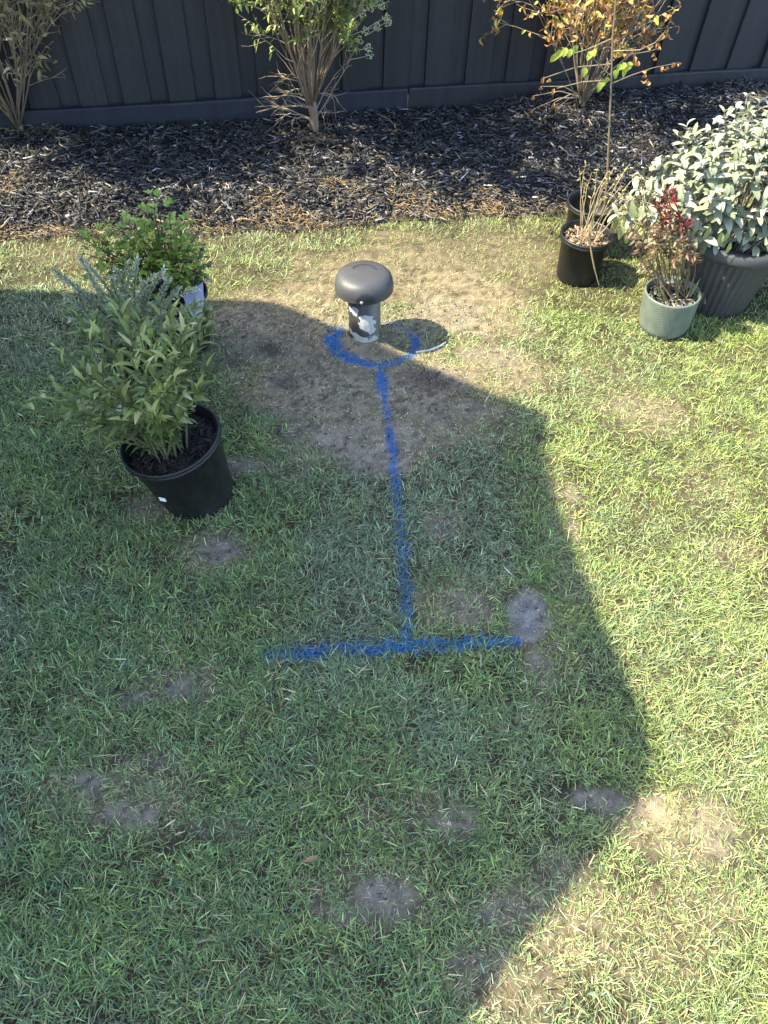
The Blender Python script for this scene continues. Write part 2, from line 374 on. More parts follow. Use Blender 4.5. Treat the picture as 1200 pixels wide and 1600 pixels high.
# ------------------------------------------------------------------ shed unseen to the left, its outline shaped to cast the lawn's shadow
SHX = -2.25; tanE = math.tan(SUN_EL)
def back(x, y):
    h = x - SHX; return (SHX, y - h * math.tan(SUN_SH), .018 + h * tanE / math.cos(SUN_SH))
outl = [back(x, y) for x, y in [tuple(G(px, py, .018)[:2]) for px, py in ((425, 468), (852, 647), (850, 720), (868, 780), (905, 880), (950, 990), (1002, 1110), (1017, 1165), (1016, 1200), (985, 1262), (900, 1362), (800, 1480), (725, 1600))] + [(-.43, -.53)]]
building = empty('shadow_building', (SHX, .8, 0)); setp(building, 'unseen shed beyond the left edge whose shadow falls on the lawn', 'building')
mb = MB(); pl = [(SHX, outl[0][1], -.02)] + outl + [(SHX, outl[-1][1], -.02)]; nn = len(pl); DX = 2.2
vs = pl + [(x - DX, y, z) for x, y, z in pl]
mb.add(vs, [tuple(range(nn - 1, -1, -1)), tuple(range(nn, 2 * nn))] + [(i, (i + 1) % nn, nn + (i + 1) % nn, nn + i) for i in range(nn)])
wm = simple('pale_wall_paint', (.42, .41, .38), (.5, .49, .46), 5, .6)
mb.obj('wall', wm, building)
rm = simple('roof_sheet', (.10, .11, .12), (.14, .15, .16), 3, .5)
for a, b in zip(outl[:-1], outl[1:]):
    a = Vector(a); b = Vector(b); nrm = Vector((0, -(b.z - a.z), b.y - a.y)).normalized()
    if nrm.z < 0: nrm = -nrm
    q = [a + nrm * .002, b + nrm * .002, b + nrm * .012, a + nrm * .012]; mb = MB()
    mb.add([v + Vector((-.01, 0, 0)) for v in q] + [v - Vector((DX - .02, 0, 0)) for v in q], [(0, 1, 2, 3), (7, 6, 5, 4), (0, 4, 5, 1), (1, 5, 6, 2), (2, 6, 7, 3), (3, 7, 4, 0)])
    mb.obj('roof_sheet', rm, building)

# ------------------------------------------------------------------ lawn
POTS = [(-.525, 1.407, .10), (.68, 2.575, .08), (.735, 2.777, .08), (.955, 2.285, .085), (1.17, 2.465, .125), (VX, VY, .05), (-.70, 2.06, .09), (-.80, 1.86, .09)]
def grass(x, y):
    ok = np.ones(x.shape, bool)
    for cx, cy, r in POTS: ok &= np.hypot(x - cx, y - cy) > r
    return ok
def make_blades(N, box, seed, lenmul=1.0, wmul=1.0, coarse=False):
    r = np.random.default_rng(seed)
    x0, x1, y0, y1 = box
    nt_ = N // 7                                       # tufts, so that blades lean in company
    tx = r.uniform(x0, x1, nt_); ty = r.uniform(y0, y1, nt_)
    ti = r.integers(0, nt_, N); sp = .010 + .012 * r.random(N)
    an = r.uniform(0, 2 * math.pi, N)
    x = tx[ti] + sp * np.cos(an) * r.random(N) ** .5; y = ty[ti] + sp * np.sin(an) * r.random(N) ** .5
    jit = .025 * (fbm(x, y, .05, 6) - .5) * 2
    ey = edge_y(x) + .05 * (fbm(x, y, .12, 3) - .5) + jit * .5
    inm = ey - y
    bare = field(BARE, x, y, 2); dry = field(DRY, x, y, 5); lush = field(LUSH, x, y, 1)
    n1 = fbm(x, y, .20, 0); n2 = fbm(x, y, .07, 4)
    sunside = sstep(.1, .7, x) * .55 + sstep(2.2, 2.5, y) * .3
    dry = np.clip(dry + .30 * (n1 - .35) + .45 * (n2 - .5) + .12 * sunside - .45 * lush + .05, 0, 1)
    dry = np.maximum(dry, .95 * (1 - sstep(.0, .05, inm)))
    keep = (r.random(N) > bare * 1.02 - .06) & grass(x, y) & (inm > 0)
    keep &= r.random(N) > .15 * np.clip(dry - .3, 0, 1) * (1 - lush)
    keep &= r.random(N) > .55 * sstep(.62, .8, vnoise(x, y, .035, 7)) * (1 - lush)       # little gaps where the soil shows dark
    x, y, bare, dry, lush, ti, an, n1, n2, inm = (q[keep] for q in (x, y, bare, dry, lush, ti, an, n1, n2, inm)); N = len(x)
    sunside = sstep(.1, .7, x) * .55 + sstep(2.2, 2.5, y) * .3
    L = .80 * (.016 + .020 * r.random(N) + .010 * lush + .009 * (1 - sunside) * r.random(N) + .018 * (r.random(N) > .94)) * (1 - .35 * bare) * lenmul * (.75 + .6 * n1)
    L = L * np.where(dry > .35, .82, 1.0)
    W = .88 * (.0011 + .0017 * r.random(N) ** 1.8) * (1 + .3 * lush) * (.85 + .35 * (1 - sunside))
    W = W * wmul
    isdry = r.random(N) < np.maximum(dry ** 1.15 * .92, .10)
    L = L * np.where(isdry, .5 + .4 * r.random(N), 1.0); W = W * np.where(isdry, .62, 1.0)
    # heading: half follows the tuft, half its own
    ta = r.uniform(0, 2 * math.pi, nt_)[ti]; flow = 2 * math.pi * 2 * vnoise(x, y, .16, 3)
    hd = np.where(r.random(N) < .5, an, np.where(r.random(N) < .5, ta + r.normal(0, .6, N), flow + r.normal(0, .8, N)))
    lean = np.radians(np.clip(r.normal(48, 21, N) + 22 * isdry + 14 * bare, 4, 86)); bend = np.radians(np.clip(r.normal(26, 18, N), -10, 70))
    pid, pst = paint(x + r.normal(0, .0035, N), y + r.normal(0, .0035, N)); painted = (r.random(N) < pst * 1.5) & (pid > 0)
    clip = r.random(N) < .010                            # dry clippings lying on top
    isdry = isdry | clip; lean = np.where(clip, 1.5, lean); bend = np.where(clip, bend * .4, bend)
    z = lawn_z(x, y) - .001 + np.where(clip, .006 + .012 * r.random(N), 0)
    hx, hy = np.cos(hd), np.sin(hd); tw = r.normal(0, .6, N); sx, sy = np.cos(hd + math.pi / 2 + tw), np.sin(hd + math.pi / 2 + tw)
    ts = [0, .38, .74, 1.0]; ws = [.85, 1.0, .72]
    P = []; cur = np.stack([x, y, z], 1); prev = 0
    for k, tt in enumerate(ts):
        if k:
            th = np.minimum(lean + bend * (ts[k - 1] + tt) * .75, 1.62); ds = (tt - prev) * L
            cur = cur + np.stack([hx * np.sin(th) * ds, hy * np.sin(th) * ds, np.cos(th) * ds], 1)
            cur[:, 2] = np.maximum(cur[:, 2], z + .0015)
        P.append(cur.copy()); prev = tt
    V = np.zeros((N, 7, 3)); side = np.stack([sx, sy, .15 * r.normal(0, 1, N)], 1) * (W / 2)[:, None]
    for k in range(3): V[:, 2 * k] = P[k] - side * ws[k]; V[:, 2 * k + 1] = P[k] + side * ws[k]
    V[:, 6] = P[3]
    # blade colours, with sunlit yellowing and shaded greying painted in
    g = np.array([.145, .222, .078]); g2 = np.array([.275, .340, .070]); g3 = np.array([.105, .182, .092]); st = np.array([.45, .365, .195]); st2 = np.array([.34, .255, .14])
    u = r.random(N)[:, None]; yel = np.clip(.25 + .5 * sunside + .5 * (n2 - .5), 0, 1)[:, None]
    c = g * (1 - yel) + g2 * yel; c = np.where(u < .22 * (1 - yel), g3, c); gy = (sstep(.42, .68, fbm(x, y, .3, 6)) * .6 * (1 - sunside))[:, None]; c = c * (1 - gy) + np.array([.185, .225, .15]) * gy
    cd = st * (1 - u * .8) + st2 * u * .8; half = (~isdry & (r.random(N) < .25 + .4 * dry))[:, None]
    c = np.where(isdry[:, None], cd, c) * (np.exp(r.normal(-.03, .48, N)))[:, None]
    c = np.clip(c, .01, .75)
    pal = np.where(isdry[:, None], cd, np.array([.36, .34, .18]))
    C = np.repeat(c[:, None, :], 7, 1); C[:, 0:2] = (.55 * pal + .45 * c)[:, None]
    tipd = (half & (r.random(N) < .5)[:, None])[:, 0]; C[tipd, 6] = st; C[tipd, 4:6] = .5 * st + .5 * C[tipd, 4:6]
    blue = np.array([.009, .098, .245]) * (.5 + 1.1 * r.random(N))[:, None] + np.array([.02, .06, .06]) * (r.random(N) ** 2)[:, None]
    wt = (.55 + .45 * r.random(N)) * np.clip(pst * 1.5, .3, 1)
    for k in range(2, 7): C[painted, k] = (blue * wt[:, None] + C[:, k] * (1 - wt[:, None]))[painted]
    if coarse: V, C = V[:, [0, 1, 4, 5, 6]], C[:, [0, 1, 4, 5, 6]]
    return V, C, np.where(painted, pid, 0)
def blades_mesh(name, parts):
    Vs, Cs, Ls, Ss, Ts, nv, nl = [], [], [], [], [], 0, 0
    for V, C in parts:
        N, m = V.shape[:2]
        if not N: continue
        f, st, tt = ([0, 1, 3, 2, 2, 3, 5, 4, 4, 5, 6], [0, 4, 8], [4, 4, 3]) if m == 7 else ([0, 1, 3, 2, 2, 3, 4], [0, 4], [4, 3])
        Ls.append((nv + (np.arange(N) * m)[:, None] + np.array(f)).ravel()); Ss.append((nl + (np.arange(N) * len(f))[:, None] + np.array(st)).ravel()); Ts.append(np.tile(tt, N))
        Vs.append(V.reshape(-1, 3)); Cs.append(C.reshape(-1, 3)); nv += N * m; nl += N * len(f)
    return np_mesh(name, np.concatenate(Vs), np.concatenate(Ls), np.concatenate(Ss), np.concatenate(Ts), False, np.concatenate(Cs))
GM = attrmat('grass_blades', .45, .2, .42)
PB = attrmat('blue_sprayed_blades', .6, .1, .3)
sets = [make_blades(136000, (-.95, 1.0, .05, 1.30), 1, 1.05), make_blades(146000, (-1.45, 1.55, 1.30, 2.35), 2, .97), make_blades(100000, (-1.85, 1.9, 2.35, 3.3), 3, .95, 1.05, True),
        make_blades(46000, (-2.3, -.95, -.3, 1.30), 4, 1.1, 1.7, True), make_blades(46000, (1.0, 2.3, -.3, 1.30), 5, 1.1, 1.7, True), make_blades(34000, (-2.5, -1.45, 1.3, 2.9), 6, 1.1, 1.6, True), make_blades(34000, (1.55, 2.7, 1.3, 3.2), 7, 1.1, 1.6, True), make_blades(14000, (-.95, 1.0, -.3, .05), 8, 1.1, 1.6, True)]
lawn = link('lawn_grass', blades_mesh('lawn_grass', [(q[0][q[2] == 0], q[1][q[2] == 0]) for q in sets]), GM); setp(lawn, 'patchy short lawn grass, green with dry straw patches', 'grass', None, 'stuff')
for k, nm, lb in ((1, 'sprayed_ring', 'blue sprayed ring on the grass around the vent pipe'), (2, 'sprayed_line', 'long straight blue sprayed line running from the vent to the crossbar'), (3, 'sprayed_crossbar', 'blue sprayed crossbar on the grass at the near end of the line')):
    o = link(nm, blades_mesh(nm, [(q[0][q[2] == k], q[1][q[2] == k]) for q in sets]), PB); setp(o, lb, 'paint mark', 'blue utility marking sprayed on the lawn', 'thing')

# ------------------------------------------------------------------ mulch chips and straw
def chips(N, box, seed, kindf, zoff=0):
    r = np.random.default_rng(seed); x = r.uniform(box[0], box[1], N); y = r.uniform(box[2], box[3], N)
    inm = y - edge_y(x) - .05 * (fbm(x, y, .12, 3) - .5); k = (inm > -.015) & (y < fence_y(x) - .024)
    k &= (inm > .05) | (r.random(N) < .55)
    for cx, cy, rr in POTS: k &= np.hypot(x - cx, y - cy) > rr + .02
    x, y, inm = x[k], y[k], inm[k]; N = len(x)
    L, W, T, col = kindf(r, N, x, y, inm)
    yaw = r.uniform(0, math.pi, N); pit = r.normal(0, .22, N); rol = r.normal(0, .35, N)
    z = np.maximum(mulch_z(x, y), np.where(inm < .03, lawn_z(x, y), -1)) + .004 + .014 * r.random(N) ** 2 + np.abs(np.sin(pit)) * L * .25 + zoff
    d = np.stack([np.cos(yaw) * np.cos(pit), np.sin(yaw) * np.cos(pit), np.sin(pit)], 1)
    s = np.stack([-np.sin(yaw) * np.cos(rol), np.cos(yaw) * np.cos(rol), np.sin(rol)], 1); n = np.cross(d, s)
    c = np.stack([x, y, z], 1); V = np.zeros((N, 8, 3)); q = 0
    tp = .25 + .6 * r.random((N, 2)); bnd = r.normal(0, .08, N)
    for zz in (-.5, .5):
        for a, b in ((-.5, -.5), (.5, -.5), (.5, .5), (-.5, .5)):
            wd = np.where(a < 0, tp[:, 0], tp[:, 1]); sk = r.normal(0, .08, N)
            V[:, q] = c + d * (L * (a + sk * .5))[:, None] + s * (W * b * wd)[:, None] + n * (T * zz)[:, None] + s * (bnd * L * (abs(a) - .25))[:, None]; q += 1
    return V, np.repeat(col[:, None, :], 8, 1)
def boxes_mesh(name, V, C):
    N = len(V); F = np.array([4, 5, 6, 7, 0, 1, 5, 4, 1, 2, 6, 5, 2, 3, 7, 6, 3, 0, 4, 7])   # the underside lies on the ground
    return np_mesh(name, V.reshape(-1, 3), ((np.arange(N) * 8)[:, None] + F).ravel(), np.arange(N * 5) * 4, np.full(N * 5, 4), False, C.reshape(-1, 3))
def k_mulch(r, N, x, y, inm):
    L = .012 + .042 * r.random(N) ** 1.8; W = .0028 + .0065 * r.random(N) ** 1.3; T = .0018 + .003 * r.random(N)
    v = np.exp(r.normal(math.log(.036), .85, N)); c = np.stack([v * 1.0, v * .98, v * 1.0], 1)
    tan = r.random(N) < .035 + .12 * np.exp(-(np.clip(inm, 0, 1) / .10) ** 2)
    c[tan] = (np.array([.20, .15, .095]) * (.5 + r.random(N)[:, None]))[tan]; return L, W, T, np.clip(c, .004, .4)
ch = [chips(62000, (-2.0, 2.0, 2.5, 4.5), 21, k_mulch), chips(7000, (-3.4, -2.0, 2.4, 4.2), 22, k_mulch), chips(7000, (2.0, 3.4, 2.9, 4.9), 23, k_mulch)]
MM = attrmat('black_dyed_bark', .58, 0, .28)
V = np.concatenate([q[0] for q in ch]); C = np.concatenate([q[1] for q in ch])
o = link('mulch_chips', boxes_mesh('mulch_chips', V, C), MM); setp(o, 'black bark mulch chips covering the bed below the fence', 'mulch', None, 'stuff')
SB = blobs([(300, 362, 60, 12, 1), (60, 372, 110, 12, 1), (430, 340, 40, 22, 1), (470, 350, 60, 12, 1), (640, 325, 40, 16, .9), (540, 315, 40, 16, .5), (760, 325, 34, 16, .9), (60, 225, 50, 14, .6), (125, 245, 18, 8, .8), (30, 310, 24, 24, .5), (480, 250, 50, 10, .6), (700, 335, 60, 10, .8), (880, 330, 30, 10, .8), (820, 330, 40, 12, .7), (200, 365, 60, 10, .7)])
def k_straw(r, N, x, y, inm):
    k = field(SB, x, y, 3); on = (r.random(N) < k * .9).astype(float) + (r.random(N) < .35 * np.exp(-((inm - .01) / .05) ** 2))
    on = np.clip(on, 0, 1)
    L = (.012 + .04 * r.random(N) ** 2) * on + 1e-5; W = (.0009 + .0013 * r.random(N)) * on + 1e-6
    c = np.array([.36, .25, .13]) * (.4 + .8 * r.random(N))[:, None]; return L, W, W * .6, c
V, C = chips(60000, (-2.1, 1.6, 2.45, 3.8), 24, k_straw, .006); k = np.linalg.norm(V[:, 0] - V[:, 1], axis=1) > .004
o = link('straw_litter', boxes_mesh('straw_litter', V[k], C[k]), attrmat('dry_straw', .7, 0, .2)); setp(o, 'dry tan straw and dead grass strewn along the mulch edge', 'straw', None, 'stuff')

# crumbs of soil on the bare patches
r = np.random.default_rng(31); N = 90000; x = r.uniform(-1.3, 1.4, N); y = r.uniform(.1, 2.6, N); b = field(BARE, x, y, 2); k = (r.random(N) < b * .9) & grass(x, y); x, y = x[k], y[k]; N = len(x)
sz = .0012 + .0042 * r.random(N) ** 3; u = r.normal(size=(N, 3)); u /= np.linalg.norm(u, axis=1)[:, None]; v = np.cross(u, r.normal(size=(N, 3))); v /= np.linalg.norm(v, axis=1)[:, None]; w_ = np.cross(u, v)
c = np.stack([x, y, lawn_z(x, y) + sz * .3], 1); V = np.zeros((N, 8, 3)); q = 0
for zz in (-.5, .5):
    for a_, b_ in ((-.5, -.5), (.5, -.5), (.5, .5), (-.5, .5)):
        jt = sz[:, None] * (1 + r.normal(0, .25, (N, 1))); V[:, q] = c + (u * a_ * 1.3 + v * b_ + w_ * zz * .8) * jt; q += 1
cc = ground_col(x, y) * np.exp(r.normal(.1, .35, N))[:, None]
o = link('soil_crumbs', boxes_mesh('soil_crumbs', V, np.repeat(np.clip(cc, .01, .5)[:, None], 8, 1)), attrmat('soil_crumb', .95, 0, .1)); setp(o, 'loose crumbs of dry soil on the bare patches of lawn', 'soil', None, 'stuff')

# ------------------------------------------------------------------ plant tools
def leaf_data(L, W, droop=.3, fold=.25, shape=1.0, rows=6, curl=0.0, blunt=.8):
    """blade of a leaf along +Y, normal +Z, folded on its midrib; returns verts, faces"""
    vs, fs = [], []; yy = zz = 0.0; ang = droop * -.25; ds = L / rows
    for i in range(rows + 1):
        t = i / rows; wd = W / 2 * (math.sin(math.pi * min(1, max(0, t)) ** (.75 * shape)) ** blunt if 0 < t < 1 else .04)
        f = fold * wd; c = curl * wd
        vs += [(-wd * math.cos(c * 20), yy, zz + f), (0, yy, zz), (wd * math.cos(c * 20), yy, zz + f)]
        ang += droop / rows; yy += ds * math.cos(ang); zz -= ds * math.sin(ang)
    for i in range(rows):
        a = i * 3; fs += [(a, a + 1, a + 4, a + 3), (a + 1, a + 2, a + 5, a + 4)]
    return np.array(vs), fs
def leaf_variants(n, L, W, mat, **kw):
    out = []
    for i in range(n):
        v, f = leaf_data(L, W * random.uniform(.85, 1.15), kw.get('droop', .4) * random.uniform(.2, 1.7), kw.get('fold', .3) * random.uniform(.4, 1.5), kw.get('shape', 1.0), kw.get('rows', 6), 0.0, kw.get('blunt', .8))
        me = bpy.data.meshes.new('leaf'); me.from_pydata([tuple(q) for q in v], [], f); me.polygons.foreach_set('use_smooth', np.ones(len(f), bool)); me.update(); me.materials.append(mat)
        out.append((me, v, f))
    return out
def frame(pos, d, up):
    y = Vector(d).normalized(); x = y.cross(Vector(up))
    if x.length < 1e-4: x = y.cross(Vector((.3, .9, .1)))
    x.normalize(); z = x.cross(y)
    m = Matrix.Identity(4)
    for i in range(3): m[i][0] = x[i]; m[i][1] = y[i]; m[i][2] = z[i]; m[i][3] = pos[i]
    return m
def place_leaves(plant, items, variants, stuffmat, maxobj=300, name='leaf', massname='small_leaves'):
    """items: (pos, dir, up, scale); the ones nearest the camera become leaf objects, the rest one mass"""
    cp = Vector(CAMP); items = sorted(items, key=lambda q: (Vector(q[0]) - cp).length / q[3])
    inv = wmat(plant).inverted()
    for pos, d, up, sc in items[:maxobj]:
        me = random.choice(variants)[0]; o = bpy.data.objects.new(name, me); COL.objects.link(o); o.parent = plant
        o.matrix_local = inv @ frame(pos, d, up) @ Matrix.Diagonal((sc, sc, sc, 1))
    rest = items[maxobj:]
    if rest:
        Vs, F, R, n = [], [], [], 0
        for pos, d, up, sc in rest:
            _, v, f = random.choice(variants); m = np.array(frame(pos, d, up)); q = (v * sc) @ m[:3, :3].T + m[:3, 3]
            Vs.append(q); F.append(np.array(f) + n); R.append(np.full(len(v), random.random())); n += len(v)
        Fq = np.concatenate(F); me = np_mesh(massname, np.concatenate(Vs), Fq.ravel(), np.arange(len(Fq)) * 4, np.full(len(Fq), 4), True, None, np.concatenate(R))
        o = link(massname, me, stuffmat, plant); o['kind'] = 'stuff'
def rvec(s=1.0): return Vector((random.gauss(0, s), random.gauss(0, s), random.gauss(0, s)))
def curve(p, d, L, n=6, wob=.12, grav=0.0, up=0.0):
    """wandering stem: returns points"""
    p = Vector(p); d = Vector(d).normalized(); pts = [p.copy()]
    for i in range(n):
        d = (d + rvec(wob) + Vector((0, 0, up - grav * (i + 1) / n))).normalized(); p = p + d * (L / n); pts.append(p.copy())
    return pts
def taper(r0, r1, n): return [r0 + (r1 - r0) * i / (n - 1) for i in range(n)]
def along(pts, t):
    f = t * (len(pts) - 1); i = min(int(f), len(pts) - 2); return pts[i].lerp(pts[i + 1], f - i), (pts[i + 1] - pts[i]).normalized()
def perp(d, an):
    a = d.cross(Vector((.2, .3, .93)));
    if a.length < .05: a = d.cross(Vector((1, 0, 0)))
    a.normalize(); b = d.cross(a); return a * math.cos(an) + b * math.sin(an)

def plastic(name, c, rough=.45, dusty=.25):
    m, t, p = nodes(name); n = noise(t, 28, 5, rough=.7); n2 = noise(t, 7, 3)
    c2 = tuple(q + (.10 - q) * dusty * .45 for q in c)
    b = mixc(t, ramp(t, n2, [(.4, (0, 0, 0)), (.75, (1, 1, 1))]), c, c2)
    b = mixc(t, ramp(t, n, [(.66, (0, 0, 0)), (.74, (dusty, dusty, dusty))]), b, (.16, .145, .12)); t.links.new(b, p.inputs['Base Color'])
    t.links.new(ramp(t, n, [(.3, (rough - .1,) * 3), (.7, (rough + .2,) * 3)]), p.inputs['Roughness']); bump(t, p, n, .12, .002); return m
BLK = plastic('black_nursery_plastic', (.0075, .008, .0095), .42, .22)
def pot_profile(H, rb, rt, soil, lip=.006, liph=.022, wall=.004):
    return [(0, 0), (rb * .97, 0), (rb, .006), (rt - lip - .004 + 0, H - liph), (rt - .001, H - liph + .002), (rt, H - liph * .55), (rt - .0025, H - liph * .5), (rt, H - liph * .4), (rt, H - .002), (rt - .002, H), (rt - wall - .001, H), (rt - wall - .003, H - .004), (rt - wall - lip - .003, H - liph * 1.3), (rt - wall - lip - (rt - rb) * .35, soil - .02), (0, soil - .022)]
def soil_disc(name, r, z, mat, parent, bumpy=.006, cx=0, cy=0):
    mb = MB(); n, m = 26, 7; vs = [(0, 0, z)]; 
    for j in range(1, m + 1):
        for k in range(n):
            a = 2 * math.pi * k / n; rr = r * j / m; vs.append((rr * math.cos(a), rr * math.sin(a), z + random.gauss(0, bumpy) * (j < m)))
    fs = [(0, 1 + k, 1 + (k + 1) % n) for k in range(n)]
    for j in range(m - 1):
        for k in range(n): fs.append((1 + j * n + k, 1 + (j + 1) * n + k, 1 + (j + 1) * n + (k + 1) % n, 1 + j * n + (k + 1) % n))
    mb.add(vs, fs); return mb.obj(name, mat, parent, False, False)
def bits(name, r, z, N, lo, hi, cols, mat, parent, ht=.012):
    rr = np.random.default_rng(int(r * 1e5) + N); a = rr.uniform(0, 6.28, N); q = r * .96 * np.sqrt(rr.random(N))
    L = np.minimum(lo + (hi - lo) * rr.random(N), (r - q) * 2 + .004); yaw = rr.uniform(0, 3.14, N); pit = rr.normal(0, .25, N); W = .003 + .005 * rr.random(N)
    c = np.stack([q * np.cos(a), q * np.sin(a), z + ht * rr.random(N)], 1); d = np.stack([np.cos(yaw) * np.cos(pit), np.sin(yaw) * np.cos(pit), np.sin(pit)], 1)
    s = np.stack([-np.sin(yaw), np.cos(yaw), rr.normal(0, .3, N)], 1); n = np.cross(d, s); V = np.zeros((N, 8, 3)); i = 0
    for zz in (-.5, .5):
        for u, v in ((-.5, -.5), (.5, -.4), (.5, .4), (-.5, .5)): V[:, i] = c + d * (L * u)[:, None] + s * (W * v)[:, None] + n * (.002 * zz); i += 1
    cc = np.array(cols)[rr.integers(0, len(cols), N)] * (.6 + .7 * rr.random(N))[:, None]
    o = link(name, boxes_mesh(name, V, np.repeat(cc[:, None], 8, 1)), mat, parent, False); o['kind'] = 'stuff'; return o
POTTING = simple('potting_mix', (.014, .011, .009), (.05, .038, .028), 120, .9, .9, .006)
BITS = attrmat('bark_bits', .7, 0, .3)

# ------------------------------------------------------------------ vent pipe
vz = float(lawn_z(VX, VY)) - .018
vent = empty('vent_pipe', (VX, VY, vz), (math.radians(-1.5), math.radians(-1.5), 0)); setp(vent, 'grey mushroom capped vent pipe with flaking paint standing in the lawn', 'vent pipe')
mb = MB(); mb.lathe([(.0535, -.05), (.0535, .215), (.050, .216), (.050, -.05)], 48)
m, t, p = nodes('flaking_black_paint_on_white_pipe')
tc = t.nodes.new('ShaderNodeTexCoord'); nz = t.nodes.new('ShaderNodeTexNoise'); nz.inputs['Scale'].default_value = 34; nz.inputs['Detail'].default_value = 5; nz.inputs['Roughness'].default_value = .6
t.links.new(tc.outputs['Object'], nz.inputs['Vector'])
total = None
for (cx, cy, cz), rad in (((.012, -.052, .085), .030), ((.020, -.049, .060), .022), ((.004, -.053, .102), .018), ((-.030, -.044, .125), .016), ((-.044, -.03, .120), .012), ((-.030, -.044, .030), .018), ((-.045, -.028, .036), .014), ((.0, -.054, .004), .030), ((.035, -.04, .006), .034), ((-.03, -.044, .0), .022), ((.05, .02, .05), .03)):
    ds = t.nodes.new('ShaderNodeVectorMath'); ds.operation = 'DISTANCE'; ds.inputs[1].default_value = (cx, cy, cz); t.links.new(tc.outputs['Object'], ds.inputs[0])
    dv = t.nodes.new('ShaderNodeMath'); dv.operation = 'DIVIDE'; dv.inputs[1].default_value = rad; t.links.new(ds.outputs['Value'], dv.inputs[0])
    if total is None: total = dv.outputs[0]
    else:
        mn = t.nodes.new('ShaderNodeMath'); mn.operation = 'MINIMUM'; t.links.new(total, mn.inputs[0]); t.links.new(dv.outputs[0], mn.inputs[1]); total = mn.outputs[0]
ad = t.nodes.new('ShaderNodeMath'); ad.operation = 'MULTIPLY_ADD'; ad.inputs[1].default_value = 2.6; t.links.new(nz.outputs[0], ad.inputs[0]); t.links.new(total, ad.inputs[2])
msk = ramp(t, ad.outputs[0], [(.0, (1, 1, 1)), (1, (1, 1, 1))])
gt = t.nodes.new('ShaderNodeMath'); gt.operation = 'LESS_THAN'; gt.inputs[1].default_value = 2.15; t.links.new(ad.outputs[0], gt.inputs[0])
n2 = noise(t, 60, 4); pcol = ramp(t, n2, [(.35, (.014, .0145, .016)), (.75, (.05, .048, .042))]); wcol = ramp(t, n2, [(.3, (.26, .26, .25)), (.7, (.40, .40, .39))])
sx_ = t.nodes.new('ShaderNodeSeparateXYZ'); t.links.new(tc.outputs['Object'], sx_.inputs[0])
mr = t.nodes.new('ShaderNodeMapRange'); mr.inputs[1].default_value = .012; mr.inputs[2].default_value = .032; t.links.new(sx_.outputs[0], mr.inputs[0])
pcol = mixc(t, mr.outputs[0], pcol, ramp(t, n2, [(.3, (.085, .08, .066)), (.7, (.13, .122, .10))]))   # right side painted lighter for light reflected onto it
t.links.new(mixc(t, gt.outputs[0], pcol, wcol), p.inputs['Base Color']); p.inputs['Roughness'].default_value = .5
iv = t.nodes.new('ShaderNodeMath'); iv.operation = 'SUBTRACT'; iv.inputs[0].default_value = 1; t.links.new(gt.outputs[0], iv.inputs[1]); bump(t, p, iv.outputs[0], .6, .0012)
pipe = mb.obj('pipe', m, vent, True, False); pipe['label'] = 'pipe with black and grey paint flaking off white plastic'
capm, t, p = nodes('weathered_grey_cap_with_shadow')
n = noise(t, 30, 5, rough=.65); n2 = noise(t, 9, 3); tc = t.nodes.new('ShaderNodeTexCoord'); sx_ = t.nodes.new('ShaderNodeSeparateXYZ'); t.links.new(tc.outputs['Object'], sx_.inputs[0])
c = ramp(t, n2, [(.3, (.036, .036, .039)), (.7, (.056, .056, .058))]); c = mixc(t, ramp(t, n, [(.68, (0, 0, 0)), (.72, (.6, .6, .6))]), c, (.18, .18, .18))
ds = t.nodes.new('ShaderNodeVectorMath'); ds.operation = 'DISTANCE'; ds.inputs[1].default_value = (.012, -.092, .186); t.links.new(tc.outputs['Object'], ds.inputs[0])
ad = t.nodes.new('ShaderNodeMath'); ad.operation = 'MULTIPLY_ADD'; ad.inputs[1].default_value = .05; t.links.new(n, ad.inputs[0]); t.links.new(ds.outputs['Value'], ad.inputs[2])
c = mixc(t, ramp(t, ad.outputs[0], [(.056, (.85, .85, .85)), (.062, (0, 0, 0))]), c, (.012, .012, .013))  # cast shadow on the lower front of the cap, painted dark
t.links.new(c, p.inputs['Base Color']); t.links.new(ramp(t, n, [(.3, (.40,) * 3), (.7, (.6,) * 3)]), p.inputs['Roughness']); bump(t, p, n, .15, .002)
mb = MB(); mb.lathe([(.0, .247), (.045, .2465), (.062, .2445), (.074, .2405), (.083, .2345), (.0895, .226), (.0932, .216), (.0950, .205), (.0955, .195), (.0948, .190), (.0955, .188), (.0955, .1845), (.093, .1835), (.088, .1840), (.085, .188), (.080, .205), (.06, .220), (.0, .222)], 64)
cap = mb.obj('cap', capm, vent, True, False)
mb = MB()
for k in range(26):                                                        # worn moulded lettering round the crown of the cap
    a = math.radians(18 + k * 5.6); r0 = .037 if k % 2 else .041
    mb.box((r0 * math.cos(a), r0 * math.sin(a) , .2475), (.004, .006 - .002 * (k % 3), .0022), Matrix.Rotation(a + .3 * (k % 3), 3, 'Z'))
mb.obj('moulded_lettering', capm, cap, False, False)
mb = MB(); mb.lathe([(0, .006), (.004, .005), (.0062, .002), (.0065, 0)], 10); o = mb.obj('screw', simple('screw_metal', (.14, .14, .14), (.22, .22, .22), 40, .5), cap, True, False)
o.location = (-.002, -.0935, .192); o.rotation_euler = (math.radians(90), 0, 0)

